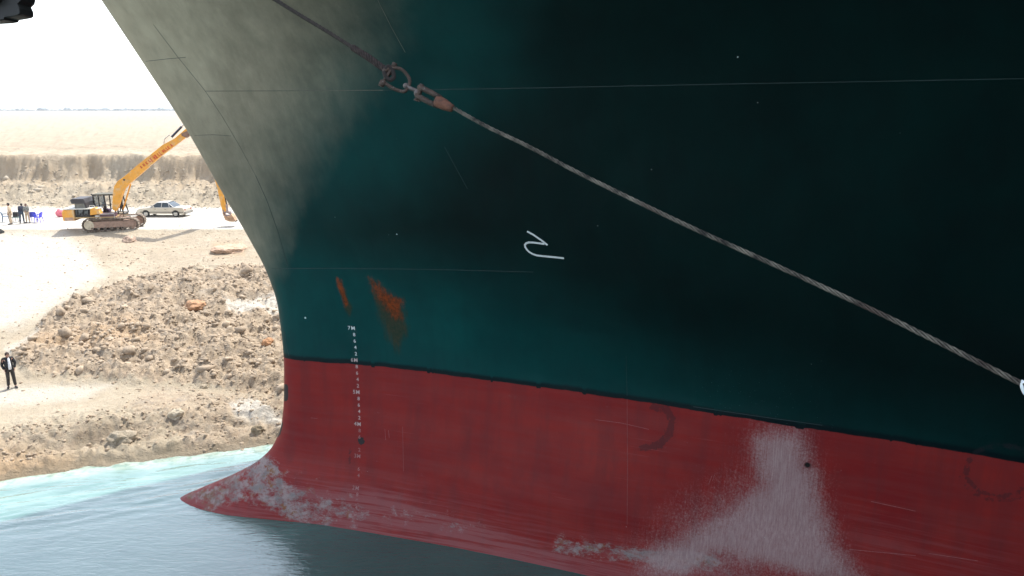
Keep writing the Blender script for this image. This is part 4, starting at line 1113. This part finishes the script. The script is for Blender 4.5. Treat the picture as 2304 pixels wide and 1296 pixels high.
def person(loc, face, h, label, group, skinm, hair, jacket, trousers, shoes, pose, shirt=None, sub=2, scalex=1.0):
    """pose: dict of joint positions in a local frame: x = facing, y = left, z = up, for a 1.75 m body"""
    P = empty('person', loc, face); P.scale = (h/1.75,)*3
    tag(P, label, 'person', group)
    J = dict(pelvis=(0, 0, .93), waist=(0, 0, 1.06), chest=(.01, 0, 1.27), neck=(.0, 0, 1.46), headb=(.02, 0, 1.54), head=(.03, 0, 1.60),
             shL=(0, .17, 1.40), elL=(-.03, .23, 1.13), wrL=(.06, .22, .90), shR=(0, -.17, 1.40), elR=(-.03, -.23, 1.13), wrR=(.06, -.22, .90),
             hpL=(0, .09, .90), knL=(.03, .11, .50), anL=(0, .12, .09), toL=(.15, .14, .045), hpR=(0, -.09, .90), knR=(.03, -.11, .50), anR=(0, -.12, .09), toR=(.15, -.14, .045))
    J.update(pose)
    def v(k): return J[k]
    # one continuous body
    names = ['pelvis', 'waist', 'chest', 'neck', 'headb', 'shL', 'elL', 'wrL', 'shR', 'elR', 'wrR', 'hpL', 'knL', 'anL', 'toL', 'hpR', 'knR', 'anR', 'toR']
    ix = {n: i for i, n in enumerate(names)}
    E_ = [('pelvis', 'waist'), ('waist', 'chest'), ('chest', 'neck'), ('neck', 'headb'), ('chest', 'shL'), ('shL', 'elL'), ('elL', 'wrL'), ('chest', 'shR'), ('shR', 'elR'), ('elR', 'wrR'),
          ('pelvis', 'hpL'), ('hpL', 'knL'), ('knL', 'anL'), ('anL', 'toL'), ('pelvis', 'hpR'), ('hpR', 'knR'), ('knR', 'anR'), ('anR', 'toR')]
    R = dict(pelvis=.11, waist=.105, chest=.12, neck=.05, headb=.048, shL=.055, elL=.04, wrL=.027, shR=.055, elR=.04, wrR=.027, hpL=.08, knL=.055, anL=.038, toL=.03, hpR=.08, knR=.055, anR=.038, toR=.03)
    pts = [v(n) for n in names]; rad = [R[n] for n in names]; ed = [(ix[a], ix[b]) for a, b in E_]
    for s_ in 'LR':          # palms and five fingers
        w0 = Vector(v('wr'+s_)); el = Vector(v('el'+s_)); d_ = (w0-el).normalized(); sd_ = Vector((1, 0, 0)); sd_ = (sd_-d_*sd_.dot(d_)).normalized()
        pts.append(tuple(w0+d_*.06)); rad.append((.034, .018)); pi = len(pts)-1; ed.append((ix['wr'+s_], pi))
        for k, ln_ in zip((-1.5, -.5, .5, 1.5), (.062, .078, .082, .072)):
            b_ = w0+d_*.085+sd_*k*.019; pts.append(tuple(b_)); rad.append(.0095); pts.append(tuple(b_+d_*ln_*.55-sd_*.004)); rad.append(.0085)
            cur = d_*.75+(Vector((0, 0, 0))-Vector((0, w0.y, 0))).normalized()*.5
            pts.append(tuple(b_+d_*ln_*.55+cur.normalized()*ln_*.45)); rad.append(.007); m_ = len(pts); ed += [(pi, m_-3), (m_-3, m_-2), (m_-2, m_-1)]
        b_ = w0+d_*.03+sd_*.028; pts.append(tuple(b_+sd_*.012)); rad.append(.011); pts.append(tuple(b_+sd_*.025+d_*.045)); rad.append(.009); m_ = len(pts); ed += [(pi, m_-2), (m_-2, m_-1)]
    bm_ = skin('body', pts, ed, rad, skinm, None, sub)
    mb = MB(); mb.v = [Vector(x.co) for x in bm_.vertices]; mb.f = [list(p.vertices) for p in bm_.polygons]; bpy.data.meshes.remove(bm_)
    tl = J.get('tilt', 0); f_, s2, up = head_geo(mb, v('head'), fwd=J.get('look', (1, 0, -.05)), tilt=tl)
    mb.build('body', skinm, P, True)
    if hair:
        hb_ = MB(); c_ = Vector(v('head'))
        b0 = MB(); b0.ball((-.016, 0, .022), (.100, .087, .112), 16, 12)
        vv = [c_+f_*a.x+s2*a.y+up*a.z for a in b0.v]
        hb_.add(vv, b0.f); hb_.build('hair', hair, P, True)
    def part(name, keys, edges, radd, mat):
        nm = skin(name, [v(k) for k in keys], edges, radd, mat, None, sub); o = link(name, nm, P); return o
    if jacket:
        part('jacket', ['pelvis', 'waist', 'chest', 'neck', 'shL', 'elL', 'wrL', 'shR', 'elR', 'wrR'], [(0, 1), (1, 2), (2, 3), (2, 4), (4, 5), (5, 6), (2, 7), (7, 8), (8, 9)],
             [(.155, .175), (.155, .17), (.15, .175), .062, .085, .065, .045, .085, .065, .045], jacket)
    part('trousers', ['pelvis', 'hpL', 'knL', 'anL', 'hpR', 'knR', 'anR'], [(0, 1), (1, 2), (2, 3), (0, 4), (4, 5), (5, 6)], [(.13, .15), .105, .078, .066, .105, .078, .066], trousers)
    for s_ in 'LR':
        a = Vector(v('an'+s_)); t_ = Vector(v('to'+s_)); mb = MB(); mid = (a+t_)/2
        dr = (t_-a); dr.z = 0; dr.normalize(); mb.tube([(a.x-dr.x*.07, a.y-dr.y*.07, .045), (a.x, a.y, .055), (mid.x, mid.y, .05), (t_.x, t_.y, .04), (t_.x+dr.x*.08, t_.y+dr.y*.08, .03)], [.03, .048, .05, .045, .022], 10)
        mb.build('shoe', shoes, P, True)
    if shirt:
        # open jacket shows a strip of shirt down the front
        c_ = Vector(v('chest')); w_ = Vector(v('waist')); p_ = Vector(v('pelvis')); n_ = Vector(v('neck'))
        a = J.get('shirt_side', 0)
        mb = MB(); F_ = [(n_.x+.045, .035, n_.z), (c_.x+.135, .045, c_.z+.02), (w_.x+.15, .055, w_.z), (p_.x+.145, .06, p_.z-.02)]
        V_ = []
        for x, w_h, z in F_: V_ += [(x, a-w_h, z), (x+.025, a, z), (x, a+w_h, z), (x-.03, a, z)]
        Fc = []
        for i in range(3):
            for j in range(4): Fc.append([i*4+j, i*4+(j+1) % 4, (i+1)*4+(j+1) % 4, (i+1)*4+j])
        Fc += [[3, 2, 1, 0], [12, 13, 14, 15]]
        mb.add(V_, Fc); mb.build('shirt', shirt, P, True)
    return P
H_BRN = simple('brown_hair', (.05, .03, .025), .8); H_BLK = simple('black_hair', (.015, .012, .01), .8)
C_BLK = simple('black_jacket', (.012, .012, .016), .75, var=.3); C_TRS = simple('dark_trousers', (.030, .026, .024), .8, var=.3); C_SHO = simple('black_shoes', (.015, .013, .012), .5)
C_WHT = simple('white_shirt', (.68, .70, .74), .8)
mp_ = gat(28, 873)
person((mp_.x, mp_.y, mp_.z), math.radians(-48), 1.74, 'man in a black jacket over a white shirt standing on the sand near the water', None, M_SKIN, H_BRN, C_BLK, C_TRS, C_SHO,
       dict(look=(1, 0, -.45), tilt=.35, head=(.07, 0, 1.585), headb=(.04, 0, 1.52), elL=(-.04, .26, 1.14), wrL=(.08, .20, .93), elR=(-.06, -.25, 1.14), wrR=(.05, -.20, .92), knR=(.02, -.10, .50), anR=(-.06, -.13, .09), toR=(.08, -.17, .045), anL=(.05, .13, .09), toL=(.20, .15, .045), shirt_side=.02), C_WHT)
C_KHK = simple('khaki_uniform', (.46, .35, .24), .85, var=.3, scale=9); C_SAND = simple('sand_trousers', (.42, .32, .22), .85, var=.3, scale=9)
C_NAVY = simple('navy_jacket', (.022, .026, .045), .8); C_NVT = simple('dark_blue_trousers', (.03, .05, .08), .8)
C_CAM = simple('grey_camouflage', (.20, .20, .18), .85, var=.7, scale=12)
def onroad(u, v): return onZ(u, v, 4.12)
p = onroad(26, 505); person((p.x, p.y, 4.12), math.radians(200), 1.78, 'person in pale khaki clothes at the far left of the group on the road', 'people standing by the blue chairs', M_SKIND, H_BLK, C_KHK, C_SAND, C_SHO, dict(), None, 1)
p = onroad(51, 502); person((p.x, p.y, 4.12), math.radians(100), 1.72, 'person in navy jacket and dark blue trousers leaning forward, seen from behind', 'people standing by the blue chairs', M_SKIND, H_BLK, C_NAVY, C_NVT, C_SHO,
      dict(chest=(.10, 0, 1.24), neck=(.18, 0, 1.40), headb=(.23, 0, 1.45), head=(.27, 0, 1.50), shL=(.14, .17, 1.34), shR=(.14, -.17, 1.34), elL=(.16, .24, 1.08), elR=(.16, -.24, 1.08), wrL=(.28, .2, .9), wrR=(.28, -.2, .9), knL=(.02, .14, .5), anL=(-.05, .17, .09), toL=(.1, .19, .045)), None, 1)
p = onroad(64, 501.5); person((p.x, p.y, 4.12), math.radians(-80), 1.62, 'person in a grey camouflage top and tan trousers beside the blue chairs', 'people standing by the blue chairs', M_SKIND, H_BLK, C_CAM, C_SAND, C_SHO,
      dict(elL=(.08, .22, 1.14), wrL=(.20, .06, 1.10), elR=(.08, -.22, 1.14), wrR=(.20, -.06, 1.08)), None, 1)

# plastic chairs
def chair(loc, rz, col, label, tilt=0):
    C = empty('plastic_chair', loc, rz); C.rotation_euler = (tilt, 0, rz); tag(C, label, 'chair', 'plastic chairs on the road')
    m_ = simple('chair_plastic', col, .4, var=.1)
    mb = MB(); mb.prism([(-.22, .42), (.24, .44), (.25, .47), (-.22, .455)], -.22, .22, .01); mb.build('seat', m_, C)
    mb = MB(); V_ = []; n = 7
    for i in range(n):
        a = -1+2*i/(n-1)
        for z, dx in ((.46, 0), (.88-.07*a*a, .10)): 
            x = -.22-dx+.07*a*a; V_ += [(x, a*.25, z), (x-.02, a*.25, z)]
    Fc = []
    for i in range(n-1):
        b_ = i*4; c_ = b_+4; Fc += [[b_, c_, c_+2, b_+2], [b_+1, b_+3, c_+3, c_+1], [b_+2, c_+2, c_+3, b_+3], [b_, b_+1, c_+1, c_]]
    Fc += [[0, 2, 3, 1], [(n-1)*4+k for k in (0, 1, 3, 2)]]
    mb.add(V_, Fc); mb.build('backrest', m_, C)
    for sx in (-1, 1):
        for sy in (-1, 1):
            mb = MB(); mb.tube([(sx*.20, sy*.20, .44), (sx*.25, sy*.25, 0)], [.03, .018], 8); mb.build('leg', m_, C)
    for sy in (-1, 1):
        mb = MB(); mb.tube([(-.24, sy*.25, .66), (.05, sy*.28, .66), (.20, sy*.26, .64), (.22, sy*.23, .46)], .022, 8); mb.build('armrest', m_, C)
    return C
p = onroad(88, 500.5); chair((p.x, p.y, 4.12), math.radians(185), (.06, .06, .62), 'blue plastic chair at the right end of the group, its back towards the excavator')
p = onroad(77, 499); chair((p.x, p.y, 4.12), math.radians(110), (.05, .07, .50), 'blue plastic chair right behind the person in camouflage')
p = onroad(14, 499); chair((p.x, p.y, 4.12), math.radians(30), (.07, .12, .19), 'slate blue chair at the left edge of the group, left of the person in khaki')
# black bag on a stool between the people
p = onroad(38, 499); BG = empty('bag', (p.x, p.y, 4.12)); tag(BG, 'black bag on a low grey stand between the khaki and the navy clothed persons', 'bag')
mb = MB(); mb.prism([(-.20, .42), (.20, .42), (.18, .80), (-.16, .82)], -.15, .15, .04); mb.build('bag_body', simple('bag_black', (.012, .012, .012), .7), BG)
mb = MB(); mb.tube([(-.1, 0, .80), (-.08, 0, .92), (.08, 0, .92), (.1, 0, .80)], .015, 6); mb.build('bag_handle', C_SHO, BG)
ST = empty('stool', (p.x, p.y, 4.12)); tag(ST, 'low grey green stool under the black bag', 'stool')
mb = MB(); mb.box(-.26, .30, -.2, .2, .34, .415, .02); mb.build('stool_top', simple('stool_grey', (.20, .26, .24), .6), ST)
for sx in (-1, 1):
    for sy in (-1, 1):
        mb = MB(); mb.tube([(sx*.2+.02, sy*.15, .34), (sx*.22+.02, sy*.17, 0)], .02, 6); mb.build('leg', C_SHO, ST)
# pink bundle behind the counterweight
p = onroad(137, 487.5); mb = MB(); mb.ball((0, 0, .30), (.42, .30, .34), 20, 12); mb.ball((.22, .05, .22), (.30, .26, .24), 16, 10); mb.ball((-.10, 0, .60), (.15, .14, .10), 12, 8)
o = mb.build('cloth_bundle', simple('pink_cloth', (.62, .16, .20), .9, var=.3, scale=5, bump=.02), None, True); o.location = (p.x, p.y, 4.10); tag(o, 'pink cloth bundle lying on the road behind the excavator counterweight', 'bundle')

# ------------------------------------------------------------------ far scrub line on the horizon
N = 2600
ty = rng.uniform(2300, 2900, N); tx = rng.uniform(-1.1, .9, N)*ty; tz = ground(tx, ty)
sz = rng.uniform(1.5, 4.2, N)*(1+.9*np.clip(pn(tx/160, tx*0, 5)*2, -.4, 1))
t = NT('far_foliage'); t.set(Base_Color=t.mix(t.noise(.02, 3), (.04, .06, .06), (.07, .09, .09)), Roughness=.9)
tl = chunks('distant_scrub', np.stack([tx, ty, tz+sz*.4], -1), sz*1.6, t.m, 9)
tag(tl, 'thin blue grey line of far trees and scrub on the desert horizon', None, None, 'stuff')

# ------------------------------------------------------------------ air
mb = MB(); mb.box(-7000, 7000, -700, 9000, -60, 60)
hz_ = mb.build('haze', None); hz_['kind'] = 'stuff'; tag(hz_, 'pale dusty air that fades the far desert')
hm = bpy.data.materials.new('haze_air'); hm.use_nodes = True; hn = hm.node_tree; hn.nodes.clear()
pv = hn.nodes.new('ShaderNodeVolumePrincipled'); pv.inputs['Density'].default_value = .0002; pv.inputs['Color'].default_value = (.90, .95, 1, 1); pv.inputs['Anisotropy'].default_value = .2
ho = hn.nodes.new('ShaderNodeOutputMaterial'); hn.links.new(pv.outputs[0], ho.inputs['Volume'])
hz_.data.materials.clear(); hz_.data.materials.append(hm)
